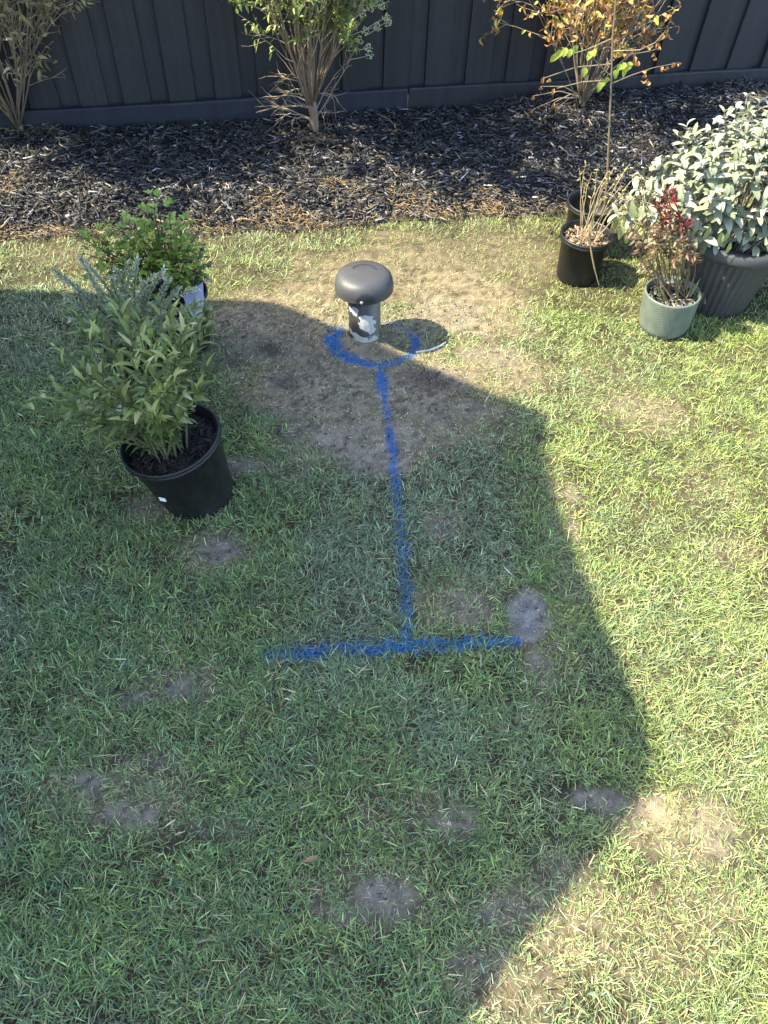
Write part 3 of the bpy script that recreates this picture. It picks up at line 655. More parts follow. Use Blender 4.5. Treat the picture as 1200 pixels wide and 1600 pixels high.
# ------------------------------------------------------------------ black pot with the leafy shrub (front left)
potA = empty('potted_shrub', (-.525, 1.407, -.004), (math.radians(-2), math.radians(-10.5), .3)); setp(potA, 'leaning black nursery pot with a leafy olive green shrub in the shade', 'potted plant')
mb = MB(); mb.lathe(pot_profile(.228, .100, .134, .19), 64, lambda a, i, z: .0006 * math.sin(a * 3)); pot = mb.obj('pot', BLK, potA, True, False)
soil_disc('soil', .119, .190, POTTING, potA); bits('bark_mulch', .118, .19, 330, .012, .04, [(.02, .016, .013), (.035, .028, .022), (.06, .045, .03), (.012, .01, .01)], BITS, potA)
TM_A = wmat(potA)
mb = MB(); mb.add([(-.010, -.0005, -.006), (.010, -.0005, -.006), (.010, -.0005, .006), (-.010, -.0005, .006), (-.010, .0008, -.006), (.010, .0008, -.006), (.010, .0008, .006), (-.010, .0008, .006)], [(0, 1, 2, 3), (7, 6, 5, 4), (0, 4, 5, 1), (1, 5, 6, 2), (2, 6, 7, 3), (3, 7, 4, 0)])
o = mb.obj('sticker', simple('white_paper', (.7, .7, .72), (.8, .8, .8), 30, .6), pot, False, False); aa = math.radians(-125)
rz = .1205; o.location = (rz * math.cos(aa), rz * math.sin(aa), .118); o.rotation_euler = (math.radians(-7), 0, aa + math.pi / 2); o['label'] = 'small white paper sticker'
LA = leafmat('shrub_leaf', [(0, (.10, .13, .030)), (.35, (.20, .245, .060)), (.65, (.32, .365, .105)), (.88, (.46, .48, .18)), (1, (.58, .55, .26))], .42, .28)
LAs = leafmat('shrub_leaf_mass_shaded', [(0, (.07, .11, .03)), (.5, (.125, .175, .052)), (1, (.21, .26, .09))], .45, .28, 'attr')  # inner leaves a darker green, the shade inside the shrub painted in
ST = simple('green_brown_stem', (.10, .085, .04), (.17, .14, .07), 60, .7)
plantA = empty('shrub', (-.56, 1.41, .19)); plantA.parent = potA; plantA.matrix_parent_inverse = TM_A.inverted()
var = leaf_variants(12, .047, .0118, LA, droop=.8, fold=.35, shape=.9)
items = []; tips = [(30, 635, 1.46), (75, 590, 1.45), (95, 545, 1.5), (120, 491, 1.52), (150, 496, 1.55), (185, 475, 1.55), (215, 493, 1.56), (250, 475, 1.55), (285, 496, 1.58), (318, 491, 1.6), (300, 560, 1.5), (325, 570, 1.52), (130, 600, 1.32), (180, 590, 1.28), (225, 580, 1.28), (270, 590, 1.3), (110, 660, 1.36), (150, 690, 1.36), (190, 650, 1.25), (240, 650, 1.24), (290, 640, 1.28), (60, 620, 1.5), (160, 530, 1.38), (200, 499, 1.4), (245, 524, 1.38), (290, 508, 1.42), (170, 630, 1.3), (100, 575, 1.4), (215, 507, 1.45), (265, 488, 1.46), (135, 524, 1.42), (310, 610, 1.4), (85, 640, 1.42), (230, 610, 1.22), (205, 560, 1.3), (140, 560, 1.36), (260, 550, 1.32), (180, 491, 1.5), (280, 610, 1.34), (305, 482, 1.6), (322, 520, 1.58), (312, 519, 1.55), (50, 640, 1.44), (120, 640, 1.3), (165, 665, 1.3), (215, 640, 1.22), (110, 610, 1.34), (155, 610, 1.28), (270, 520, 1.42), (235, 519, 1.34), (180, 555, 1.34), (130, 580, 1.36), (300, 507, 1.56), (280, 560, 1.4), (145, 507, 1.5), (100, 620, 1.38), (255, 600, 1.26)]
tw = MB()
for i, (px, py, yy) in enumerate(tips):
    tip = Vector(AY(px, py, yy)); b = TM_A @ Vector((random.uniform(-.055, .03), random.uniform(-.05, .05), .185))
    mid = b.lerp(tip, .5) + Vector((random.uniform(-.02, .02), random.uniform(-.02, .02), .03)); pts = []
    for k in range(9):
        u = k / 8; pts.append(b * (1 - u) ** 2 + mid * 2 * u * (1 - u) + tip * u * u)
    if i < 16:
        q = MB(); q.tube(pts, taper(.0030, .0012, 9), 5); q.obj('stem', ST, plantA)
    else: tw.tube(pts, taper(.0026, .001, 9), 5)
    nl = int(11 + 10 * (tip - b).length / .3); a0 = random.random() * 6
    for k in range(nl):
        u = .14 + .86 * (k + .5) / nl; p0, d = along(pts, u); a0 += 2.4 if k % 2 else math.pi
        side = perp(d, a0); dr = d * (.35 + .55 * u) + side * (1.0 - .45 * u) + Vector((0, 0, .12))
        items.append((p0, dr, Vector((0, 0, 1)) + d * .6, random.uniform(.6, 1.12) * (.75 + .4 * u)))
    for k in range(4): items.append((tip, (tip - mid).normalized() + rvec(.35), Vector((0, 0, 1)), random.uniform(.55, .8)))
tw.obj('thin_stems', ST, plantA)['kind'] = 'stuff'
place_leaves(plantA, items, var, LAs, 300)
FLW = leafmat('pale_petal', [(0, (.42, .42, .28)), (1, (.6, .58, .46))], .6, .3)
vp = leaf_variants(2, .013, .010, FLW, droop=.6, fold=.5)
for px, py, yy in ((302, 632, 1.28), (125, 632, 1.34), (187, 640, 1.28)):
    for k in range(3): place_leaves(plantA, [(Vector(AY(px + random.uniform(-5, 5), py + random.uniform(-4, 4), yy)), rvec(1), Vector((0, 0, 1)), 1)], vp, None, 9, 'petal')

# ------------------------------------------------------------------ lavender pot behind the shrub
potL = empty('potted_lavender', (-.80, 1.86, 0)); setp(potL, 'silver grey lavender with upright spikes in a black pot behind the leafy shrub', 'potted plant')
mb = MB(); mb.lathe(pot_profile(.17, .078, .098, .14), 48); mb.obj('pot', BLK, potL, True, False); soil_disc('soil', .088, .14, POTTING, potL)
lav = empty('lavender', (-.80, 1.86, .14)); lav.parent = potL; lav.matrix_parent_inverse = wmat(potL).inverted()
LVs = leafmat('silver_needles', [(0, (.27, .31, .18)), (.5, (.43, .47, .32)), (1, (.58, .60, .45))], .7, .15, 'attr')
LVt = leafmat('faded_pink_bract', [(0, (.42, .30, .36)), (1, (.55, .42, .44))], .6, .3)
def needles(pts, n, L, spread, Vs, R, droop=0):
    for k in range(n):
        u = .12 + .88 * k / n; p0, d = along(pts, u); a = random.random() * 6.28; s = perp(d, a); dr = (d * (1 - spread) + s * spread + Vector((0, 0, -droop))).normalized(); l = L * random.uniform(.6, 1.2) * (1.1 - .35 * u)
        sd = dr.cross(rvec(1)); sd.normalize(); wd = sd * l * .12
        Vs += [p0 - wd, p0 + wd, p0 + dr * l * .6 + wd * .9, p0 + dr * l + wd * .1, p0 + dr * l * .6 - wd * .9]; R += [random.random()] * 5
def needle_obj(name, Vs, R, mat, parent):
    n = len(Vs) // 5; V = np.array([tuple(v) for v in Vs]); me = np_mesh(name, V, np.arange(5 * n), np.arange(n) * 5, np.full(n, 5), False, None, R); o = link(name, me, mat, parent); o['kind'] = 'stuff'; return o
Vs, R = [], []
spk = [(90, 450), (82, 440), (100, 480), (125, 422), (135, 430), (150, 470), (175, 455), (198, 430), (207, 440), (215, 425), (222, 460), (230, 470), (240, 450), (256, 440), (265, 455), (190, 480), (165, 500), (310, 470), (322, 490), (330, 500), (318, 520), (280, 470), (145, 510), (120, 470), (205, 490), (300, 530), (110, 520), (250, 490), (235, 500), (180, 440)]
for i, (px, py) in enumerate(spk):
    tip = Vector(AY(px, py - 20, random.uniform(1.60, 1.74))); b = Vector((-.80 + random.uniform(-.06, .07), 1.86 + random.uniform(-.06, .05), .14)); mid = b.lerp(tip, .5) + Vector((0, 0, .05))
    pts = [b * (1 - u) ** 2 + mid * 2 * u * (1 - u) + tip * u * u for u in [k / 8 for k in range(9)]]
    q = MB(); q.tube(pts, taper(.0022, .001, 9), 4); q.obj('stem', ST, lav); needles(pts, 260, .021, .42, Vs, R)
needle_obj('needle_leaves', Vs, R, LVs, lav)
vb = leaf_variants(2, .016, .008, LVt, droop=.3, fold=.3)
for px, py in ((256, 437), (228, 462), (254, 430), (230, 468), (178, 436)):
    c = Vector(AY(px, py, 1.77)); place_leaves(lav, [(c + rvec(.003), Vector((0, 0, 1)) + rvec(.3), Vector((0, -1, 0)), 1) for _ in range(3)], vb, None, 9, 'bract')

# ------------------------------------------------------------------ pale pot with the bright green bush
potH = empty('potted_green_bush', (-.70, 2.07, 0)); setp(potH, 'bright green small leaved bush in a black pot with a pale tag, at back left', 'potted plant')
mb = MB(); mb.lathe(pot_profile(.20, .085, .104, .16), 48); pass
mb.obj('pot', BLK, potH, True, False); soil_disc('soil', .094, .16, POTTING, potH)
herb = empty('green_bush', (-.70, 2.07, .16)); herb.parent = potH; herb.matrix_parent_inverse = wmat(potH).inverted()
LH = leafmat('bright_green_leaf', [(0, (.15, .24, .04)), (.5, (.27, .38, .065)), (1, (.42, .48, .11))], .42, .4); LHs = leafmat('bright_green_leaf_mass', [(0, (.13, .21, .036)), (.5, (.23, .33, .055)), (1, (.37, .43, .10))], .45, .4, 'attr')
DS = simple('dark_purple_stem', (.035, .02, .02), (.07, .045, .03), 50, .6)
vh = leaf_variants(8, .0255, .0125, LH, droop=.4, fold=.3, shape=.8); items = []
ends = [(125, 355), (118, 365), (140, 400), (150, 395), (165, 385), (175, 350), (185, 345), (190, 360), (205, 335), (225, 330), (240, 325), (265, 335), (280, 345), (215, 365), (255, 360), (290, 365), (312, 362), (195, 380), (230, 395), (262, 398), (295, 405), (310, 400), (250, 318), (115, 352), (120, 375), (130, 395), (180, 340), (195, 345), (210, 350), (245, 315), (250, 330), (262, 345), (275, 350), (290, 340), (300, 350), (305, 370), (230, 370), (240, 390), (255, 400), (270, 420), (225, 420), (280, 440), (250, 440), (160, 400), (175, 420), (140, 430), (200, 400), (215, 385), (290, 460), (265, 460), (285, 395), (300, 385), (235, 350), (185, 370), (150, 385), (270, 380)]
tw = MB()
for i, (px, py) in enumerate(ends):
    tip = Vector(AY(px, py, random.uniform(1.98, 2.12))); b = Vector((-.70 + random.uniform(-.05, .05), 2.07 + random.uniform(-.05, .05), .16)); mid = b.lerp(tip, .45) + Vector((0, 0, .05))
    pts = [b * (1 - u) ** 2 + mid * 2 * u * (1 - u) + tip * u * u for u in [k / 7 for k in range(8)]]
    if i < 14: q = MB(); q.tube(pts, taper(.0026, .0012, 8), 5); q.obj('stem', DS, herb)
    else: tw.tube(pts, taper(.002, .001, 8), 4)
    for k in range(10):
        u = .30 + .70 * (k + random.random()) / 10; p0, d = along(pts, u)
        s = perp(d, random.random() * 6.28); e = p0 + (s + d * .3).normalized() * random.uniform(.014, .042); tw.tube([p0, e], .0007, 3)
        for j in range(3):                                                # leaves in threes
            dr = (s + d * .3).normalized(); an = (j - 1) * 1.0; dr = Matrix.Rotation(an, 3, Vector((0, 0, 1))) @ dr; items.append((e, dr + Vector((0, 0, .15)), Vector((0, 0, 1)) + rvec(.35), random.uniform(.55, 1.15)))
tw.obj('leaf_stalks', DS, herb)['kind'] = 'stuff'
place_leaves(herb, items, vh, LHs, 300)
Vs, R = [], []
for px, py in ((320, 380), (325, 400), (315, 420), (305, 400), (330, 415), (300, 430), (310, 360), (330, 440), (290, 410)):
    tip = Vector(AY(px, py, 2.15)); b = Vector((-.66 + random.uniform(-.03, .03), 2.11, .17)); pts = [b.lerp(tip, u) + Vector((0, 0, .04 * math.sin(u * 3.14))) for u in [k / 6 for k in range(7)]]
    tw = MB(); tw.tube(pts, taper(.0016, .0008, 7), 4); tw.obj('stem', ST, herb); needles(pts, 80, .017, .65, Vs, R)
needle_obj('needle_leaves', Vs, R, leafmat('grey_green_needles', [(0, (.10, .14, .08)), (1, (.19, .24, .14))], .7, .2, 'attr'), herb)

tm, t, p = nodes('printed_tag'); tc = t.nodes.new('ShaderNodeTexCoord'); sz = t.nodes.new('ShaderNodeSeparateXYZ'); t.links.new(tc.outputs['Object'], sz.inputs[0])
t.links.new(ramp(t, sz.outputs[2], [(.178, (.50, .40, .27)), (.186, (.27, .27, .40))]), p.inputs['Base Color']); p.inputs['Roughness'].default_value = .4
q = [Vector(AY(x, y, yy)) for x, y, yy in ((286, 463, 1.98), (317, 441, 2.0), (319, 476, 1.985), (311, 500, 1.96), (304, 502, 1.955), (295, 486, 1.96))]; mb = MB(); n_ = (q[1] - q[0]).cross(q[4] - q[0]).normalized() * .0012
mb.add(q + [v + n_ for v in q], [(0, 1, 2, 3, 4, 5), (11, 10, 9, 8, 7, 6)] + [(i, i + 6, (i + 1) % 6 + 6, (i + 1) % 6) for i in range(6)]); o = mb.obj('plant_tag', tm, potH); o['label'] = 'pale lavender plant tag with a cream foot'

# ------------------------------------------------------------------ big fluted planter with sage
potS = empty('potted_sage', (1.17, 2.465, -.004)); setp(potS, 'large dark grey fluted planter overflowing with pale silver sage', 'potted plant')
H = .272; N = 228
prof = [(0, 0), (.098, 0), (.115, .005), (.124, .016), (.129, .035), (.156, .222), (.158, .238), (.161, .242), (.174, .244), (.179, .248), (.180, .258), (.179, .274), (.175, .281), (.170, .283), (.145, .281), (.141, .274), (.139, .255), (0, .24)]
def flute(a, i, z): return -.0065 * (0.5 + .5 * math.cos(a * 38)) ** 2 * (1 if 3 <= i <= 5 else 0) - (.0025 * (0.5 + .5 * math.cos(a * 38)) if i == 6 else 0)
GP = plastic('charcoal_planter', (.040, .041, .043), .5, .2)
mb = MB(); mb.lathe(prof, N, flute); mb.obj('planter', GP, potS, True, False); soil_disc('soil', .140, .250, POTTING, potS, .006)
sage = empty('sage', (1.17, 2.465, .25)); sage.parent = potS; sage.matrix_parent_inverse = wmat(potS).inverted()
SGS = [(0, (.12, .14, .08)), (.3, (.22, .245, .165)), (.7, (.29, .31, .23)), (.93, (.35, .365, .29)), (1, (.24, .27, .09))]
LS = leafmat('silver_sage_leaf', SGS, .75, .18, spec=.2); LSs = leafmat('silver_sage_leaf_mass', SGS, .75, .18, 'attr', .2)
vs_ = leaf_variants(14, .058, .0215, LS, droop=1.35, fold=.25, shape=1.15, rows=8, blunt=.58); items = []; tw = MB()
GB = simple('woody_grey_stem', (.16, .13, .10), (.27, .23, .18), 60, .8)
cS = Vector((1.16, 2.475, .25)); ns = 150
for i in range(ns):
    # stem tips spread over a leaning mound
    el = math.asin(min(1, max(.0, .0 + 1.0 * ((i + .5) / ns)))); az = i * 2.39996 + random.gauss(0, .2)
    tip = cS + Vector((.03 + .41 * math.cos(el) * math.cos(az), -.0 + .29 * math.cos(el) * math.sin(az), .37 * math.sin(el) + .06 + .05 * math.cos(az) * math.cos(el))) + rvec(.018)
    if tip.y < 2.30: tip.y = 2.30 + random.random() * .06
    b = cS + Vector((.115 * math.cos(az) * math.cos(el), .11 * math.sin(az) * math.cos(el), -.01)); mid = b.lerp(tip, .5) + Vector((0, 0, .06))
    pts = [b * (1 - u) ** 2 + mid * 2 * u * (1 - u) + tip * u * u for u in [k / 8 for k in range(9)]]
    if i % 5 == 0: q = MB(); q.tube(pts, taper(.0035, .0016, 9), 5); q.obj('stem', GB, sage)
    else: tw.tube(pts, taper(.003, .0014, 9), 5)
    a0 = random.random() * 3; Ls = sum((pts[k + 1] - pts[k]).length for k in range(8)); npair = 6
    for k in range(npair):
        u = max(.15, 1 - (k * .026 + .004) / Ls); p0, d = along(pts, u); a0 += math.pi / 2 + random.gauss(0, .25)
        for s in (0, math.pi):
            sd = perp(d, a0 + s); op = .30 + .16 * k
            items.append((p0, d * (1 - min(op, .8)) + sd * (.35 + op) + Vector((0, 0, .18 - .07 * k)), Vector((0, 0, 1)) + d * .8, (.62 + .13 * min(k, 3)) * random.uniform(.8, 1.15)))
for px, py, yy, dz in ((1150, 172, 2.55, 0), (965, 335, 2.42, 0), (985, 345, 2.4, 0), (1030, 265, 2.5, 0)):
    tip = Vector(AY(px, py, yy)); b = cS + (tip - cS) * .25; pts = [b.lerp(tip, u) for u in [k / 6 for k in range(7)]]; q = MB(); q.tube(pts, taper(.003, .0015, 7), 5); q.obj('stem', GB, sage)
    a0 = random.random()
    for k in range(4):
        p0, d = along(pts, 1 - .09 * k); a0 += 1.57
        for s in (0, math.pi): items.append((p0, d * .4 + perp(d, a0 + s) * (.4 + .2 * k) + Vector((0, 0, .1)), Vector((0, 0, 1)) + d * .6, .75 + .1 * k))
tw.obj('thin_stems', GB, sage)['kind'] = 'stuff'
# hanging yellow-green leaves over the near rim
LY = leafmat('yellowing_sage_leaf', [(0, (.24, .28, .085)), (1, (.34, .36, .14))], .7, .25); vy = leaf_variants(4, .058, .023, LY, droop=.7, fold=.35)
hang = [(Vector(AY(px, py, yy)), Vector((random.gauss(0, .2), -.25, -1)), Vector((.2, -1, .2)), random.uniform(.75, 1.0)) for px, py, yy in ((1090, 350, 2.33), (1110, 352, 2.33), (1127, 362, 2.31), (1140, 358, 2.32), (1180, 355, 2.36), (1142, 378, 2.30), (1040, 330, 2.36), (970, 350, 2.4), (978, 362, 2.4), (1165, 330, 2.36), (1145, 312, 2.36), (1195, 350, 2.38), (960, 335, 2.42))]
place_leaves(sage, hang, vy, None, 20)
place_leaves(sage, items, vs_, LSs, 286)

# ------------------------------------------------------------------ small green pot with red flowered dry plant
potG = empty('potted_red_flower', (.955, 2.283, -.003), (0, math.radians(-3), 0)); setp(potG, 'small sage green textured pot with drying stems and dark red flowers', 'potted plant')
gp, t, p = nodes('green_glazed_weave'); tc = t.nodes.new('ShaderNodeTexCoord'); n = noise(t, 35, 4)
t.links.new(ramp(t, n, [(.3, (.085, .105, .085)), (.7, (.125, .148, .120))]), p.inputs['Base Color']); p.inputs['Roughness'].default_value = .5
mb = MB(); NA = 132; prof = [(0, 0), (.062, 0), (.074, .004), (.082, .013), (.0865, .026)] + [(.0865 + .0075 * (z - .026) / .119, z) for z in np.linspace(.0295, .145, 44)] + [(.0938, .148), (.0925, .151), (.0885, .151), (.0865, .147), (.084, .125), (0, .12)]
mb.lathe(prof, NA, lambda a, i, z: .0013 * (math.sin(a * 30) * math.sin(z * 740)) if .03 < z < .143 and i < 50 else 0); mb.obj('pot', gp, potG, True, False)
soil_disc('soil', .0845, .124, POTTING, potG, .003); bits('bark_mulch', .083, .126, 120, .014, .04, [(.02, .018, .016), (.05, .045, .04), (.20, .18, .15), (.012, .01, .01)], attrmat('bark_pieces', .45, 0, .6), potG)
kp = empty('red_flowered_plant', (.955, 2.283, .124)); kp.parent = potG; kp.matrix_parent_inverse = wmat(potG).inverted()
KS = simple('dry_brown_stem', (.085, .055, .035), (.19, .13, .08), 70, .7); KG = simple('olive_stem', (.08, .085, .03), (.14, .13, .05), 50, .6)
RD = leafmat('dark_red_flower', [(0, (.08, .008, .013)), (.6, (.17, .013, .022)), (1, (.26, .05, .05))], .5, .25); DRYL = leafmat('dry_brown_leaf', [(0, (.10, .055, .032)), (.5, (.20, .125, .07)), (1, (.34, .25, .15))], .7, .2)
vr = leaf_variants(4, .027, .008, RD, droop=.5, fold=.6, rows=4); vd = leaf_variants(5, .034, .008, DRYL, droop=1.2, fold=.4, rows=5)
base = Vector((.955, 2.285, .124)); fl, dl = [], []
tops = [(1038, 288, 1), (1045, 300, 1), (1030, 305, 1), (1052, 315, 1), (1022, 318, 1), (1045, 325, 1), (1060, 340, 1), (1068, 350, 1), (1075, 345, 1), (1055, 350, 1), (1000, 345, 0), (990, 370, 0), (1005, 385, 0), (1015, 360, 0), (1085, 395, 0), (1080, 370, 0), (1070, 385, 0), (1035, 360, 0), (1025, 380, 0), (1045, 375, 0), (1000, 410, 0), (1060, 400, 0), (1020, 345, 0), (985, 355, 0), (1002, 275, 0), (1065, 365, 1), (1040, 340, 1)]
for px, py, fw in tops:
    tip = Vector(AY(px, py, random.uniform(2.24, 2.33))); b = base + Vector((random.uniform(-.045, .045), random.uniform(-.03, .04), -.002)); mid = b.lerp(tip, .55) + Vector(((b.x - .955) * .9 + random.gauss(0, .01), random.gauss(0, .012), 0))
    pts = [b * (1 - u) ** 2 + mid * 2 * u * (1 - u) + tip * u * u for u in [k / 8 for k in range(9)]]
    q = MB(); q.tube(pts, taper(.0023, .0012, 9), 5); q.obj('stem', random.choice((KS, KS, KG)), kp)
    if fw:
        for k in range(9):
            p0, d = along(pts, 1 - .02 * k); fl.append((p0, Vector((random.gauss(0, .7), random.gauss(0, .7), .55)), rvec(1), random.uniform(.7, 1.15)))
    for k in range(9 if fw else 15):
        p0, d = along(pts, random.uniform(.6, .92) if fw else random.uniform(.7, 1)); dl.append((p0, perp(d, random.random() * 6.3) + d * .3 - Vector((0, 0, .3)), rvec(1), random.uniform(.5, 1.15)))
place_leaves(kp, fl, vr, RD, 300, 'petal'); place_leaves(kp, dl[:300], vd, DRYL, 300)
SG = leafmat('strap_leaf', [(0, (.12, .17, .05)), (1, (.24, .27, .10))], .5, .3); vsg = leaf_variants(3, .085, .011, SG, droop=.5, fold=.4, shape=.8)
place_leaves(kp, [(base + Vector((-.03, -.03, 0)), Vector((-.6, -.2, .9)), Vector((0, -1, .3)), .85), (base + Vector((.045, -.01, 0)), Vector((.35, .1, 1)), Vector((0, -1, .3)), .95), (base + Vector((-.05, -.01, 0)), Vector((-.4, -.3, 1)), Vector((0, -1, .3)), .6)], vsg, None, 9, 'strap_leaf')

# ------------------------------------------------------------------ black pots of straw stems and of the sapling
potD = empty('potted_dead_stems', (.685, 2.577, 0), (0, 0, .4)); setp(potD, 'black pot of bark with dead straw coloured stems, in front of the empty looking pot', 'potted plant', None)
mb = MB(); mb.lathe(pot_profile(.176, .076, .0955, .145), 48); mb.obj('pot', BLK, potD, True, False); soil_disc('soil', .0855, .143, POTTING, potD)
bits('bark_mulch', .084, .146, 300, .01, .032, [(.16, .11, .07), (.24, .17, .11), (.10, .075, .05), (.33, .25, .17)], BITS, potD)
STR = simple('straw_stem', (.28, .215, .11), (.42, .34, .19), 40, .7); vdl = leaf_variants(4, .018, .006, leafmat('straw_leaf', [(0, (.28, .22, .09)), (.6, (.40, .33, .14)), (1, (.32, .32, .10))], .7, .2), droop=1, fold=.4, rows=4)
deadp = empty('dead_stems', (.685, 2.577, .145)); deadp.parent = potD; deadp.matrix_parent_inverse = wmat(potD).inverted(); dl = []
for px, py in ((905, 262), (915, 255), (925, 270), (935, 262), (945, 285), (960, 262), (975, 268), (985, 255), (995, 275), (970, 290), (955, 300), (985, 300), (1000, 305), (940, 310), (915, 290), (965, 320), (1010, 290), (990, 325), (950, 268), (930, 295)):
    tip = Vector(AY(px, py, random.uniform(2.54, 2.66))); b = Vector((.685 + random.uniform(-.02, .045), 2.58 + random.uniform(-.03, .03), .145)); mid = b.lerp(tip, .55) + Vector((-.025, 0, .03))
    pts = [b * (1 - u) ** 2 + mid * 2 * u * (1 - u) + tip * u * u for u in [k / 7 for k in range(8)]]; pts = [q_ + rvec(.0015) for q_ in pts]
    q = MB(); q.tube(pts, taper(.0016, .0008, 8), 4); q.obj('stem', STR, deadp)
    for k in range(7): p0, d = along(pts, random.uniform(.68, 1)); dl.append((p0, d + rvec(.8), rvec(1), random.uniform(.6, 1.1)))
place_leaves(deadp, dl, vdl, None, 300)
q = MB(); pts = [Vector((.69, 2.535, .16)), Vector(AY(921, 372, 2.475)), Vector(AY(924, 395, 2.47)), Vector(AY(929, 420, 2.468)), Vector(AY(936, 446, 2.475))]
q.tube(pts, [.0028, .0034, .0034, .0030, .0022], 6); o = q.obj('drooping_stem', simple('dry_cane', (.22, .16, .09), (.33, .25, .15), 40, .6), deadp)

potE = empty('potted_sapling', (.735, 2.777, 0)); setp(potE, 'black pot behind the straw stems holding a tall thin dying sapling', 'potted plant')
mb = MB(); mb.lathe(pot_profile(.19, .078, .100, .10), 48); mb.obj('pot', BLK, potE, True, False); soil_disc('soil', .084, .098, POTTING, potE)
sap = empty('sapling', (.775, 2.795, .1)); sap.parent = potE; sap.matrix_parent_inverse = wmat(potE).inverted()
SB_ = simple('sapling_bark', (.13, .10, .06), (.22, .17, .10), 50, .7)
tr = [Vector((.775, 2.80, .098)), Vector(AY(945, 320, 2.80)), Vector(AY(949, 277, 2.80)), Vector(AY(952, 200, 2.80)), Vector(AY(955, 131, 2.80)), Vector(AY(957, 60, 2.80)), Vector(AY(962, 0, 2.80)), Vector(AY(966, -50, 2.80))]
q = MB(); q.tube(tr, [.0045, .0042, .004, .0036, .0034, .003, .0026, .0018], 6); q.obj('trunk', SB_, sap)
LG = leafmat('yellow_green_leaf', [(0, (.26, .34, .05)), (.6, (.36, .42, .07)), (1, (.48, .46, .08))], .5, .4); LO = leafmat('curled_orange_brown_leaf', [(0, (.26, .11, .04)), (.5, (.42, .21, .07)), (1, (.55, .34, .13))], .65, .25)
vg = leaf_variants(4, .032, .02, LG, droop=.5, fold=.3, shape=.8); vo = leaf_variants(6, .034, .016, LO, droop=2.2, fold=.9, shape=.9)
br = [((955, 131), [(985, 118), (1020, 106), (1060, 98)]), ((955, 120), [(930, 95), (905, 60), (885, 20)]), ((956, 100), [(900, 105), (850, 122)]), ((955, 110), [(985, 85), (1015, 80), (1030, 75)]), ((956, 80), [(1000, 78), (1025, 66), (1040, 48)]), ((957, 60), [(915, 78), (880, 88)]), ((955, 125), [(910, 128), (870, 138)])]
gl, ol = [], []
for (bx_, by_), rest in br:
    y0 = 2.80; pts = [Vector(AY(bx_, by_, y0))]; dy = random.uniform(-.05, .05)
    for k, (px, py) in enumerate(rest): pts.append(Vector(AY(px, py, y0 + dy * (k + 1))))
    q = MB(); q.tube(pts, taper(.0022, .0011, len(pts)), 5); q.obj('branch', SB_, sap)
for px, py in ((970, 100), (978, 98), (985, 96), (975, 106), (963, 108), (872, 82), (878, 78), (885, 74), (893, 76), (900, 70), (868, 85), (925, 80), (930, 76), (945, 125), (950, 120), (938, 128), (915, 105)): gl.append((Vector(AY(px, py, random.uniform(2.76, 2.82))), Vector((random.gauss(0, .4), -.3, -.8)), Vector((random.gauss(0, .4), -1, .4)), random.uniform(.7, 1.05)))
for px, py in ((1060, 98), (1052, 97), (1042, 103), (1036, 104), (1030, 75), (1022, 82), (1028, 66), (1015, 70), (1012, 122), (1008, 115), (1016, 128), (1005, 70), (998, 95), (992, 88), (1025, 90), (850, 120), (858, 122), (888, 20), (895, 30), (1036, 52), (1010, 108), (866, 138)): ol.append((Vector(AY(px, py, random.uniform(2.74, 2.84))), Vector((random.gauss(0, .5), random.gauss(0, .4), -.7)), Vector((random.gauss(0, .5), -1, .4)), random.uniform(.6, 1.05)))
place_leaves(sap, gl, vg, None, 60, 'leaf'); place_leaves(sap, ol, vo, None, 60, 'leaf')

# ------------------------------------------------------------------ shrubs planted in the bed
def crown_shrub(root, base, nst, height, spread, lean, stemmat, twigmat, r0=.012, trunk=None, subs=5, wob=.07):
    """stems fanning from a short trunk, forking into twigs; returns the twig tips with direction"""
    out = []; tw = MB(); top = Vector(base)
    if trunk:
        pts = [Vector(base) + Vector((0, 0, -.03)), Vector(base) + Vector((.0, 0, trunk * .5)), Vector(base) + Vector((-.008, 0, trunk))]
        q = MB(); q.tube([pts[0], pts[0].lerp(pts[1], .45)] + pts[1:], [r0 * 2.4, r0 * 1.7, r0 * 1.45, r0 * 1.5], 10); q.obj('trunk', stemmat, root, True); top = pts[-1]
    for i in range(nst):
        a = i * 2.4 + random.gauss(0, .3); rr = spread * math.sqrt((i + .5) / nst)
        d = Vector((math.cos(a) * rr + lean[0], math.sin(a) * rr * .75 + lean[1], 1)); L = height * random.uniform(.75, 1.08)
        st = top + Vector((math.cos(a), math.sin(a), 0)) * r0 * .7 - Vector((0, 0, random.uniform(.0, .06) * bool(trunk)))
        pts = curve(st, d, L, 9, wob * 1.15); rb = r0 * random.uniform(.24, .52)
        q = MB(); q.tube(pts, taper(rb, rb * .3, 10), 6); q.obj('stem', stemmat, root, True)
        for k in range(subs):
            u = random.uniform(.25, .95); p0, d0 = along(pts, u); dd = d0 + perp(d0, random.random() * 6.28) * random.uniform(.35, .8)
            p2 = curve(p0, dd, L * random.uniform(.18, .42), 5, .14); tw.tube(p2, taper(rb * .4, .0008, 6), 4)
            out.append((p2, u))
            for j in range(3):
                p1, d1 = along(p2, random.uniform(.3, .9)); p3 = curve(p1, d1 + perp(d1, random.random() * 6.28) * .8, L * random.uniform(.06, .16), 4, .2); tw.tube(p3, taper(.0014, .0006, 5), 3); out.append((p3, u))
        out.append((pts[4:], 1.0))
    tw.obj('twigs', twigmat, root)['kind'] = 'stuff'
    return out
TB = simple('tan_shrub_bark', (.12, .088, .058), (.26, .20, .135), 45, .8, .3, .002, (1, 1, .3)); TT = simple('pale_twig', (.22, .17, .11), (.38, .30, .21), 45, .8)

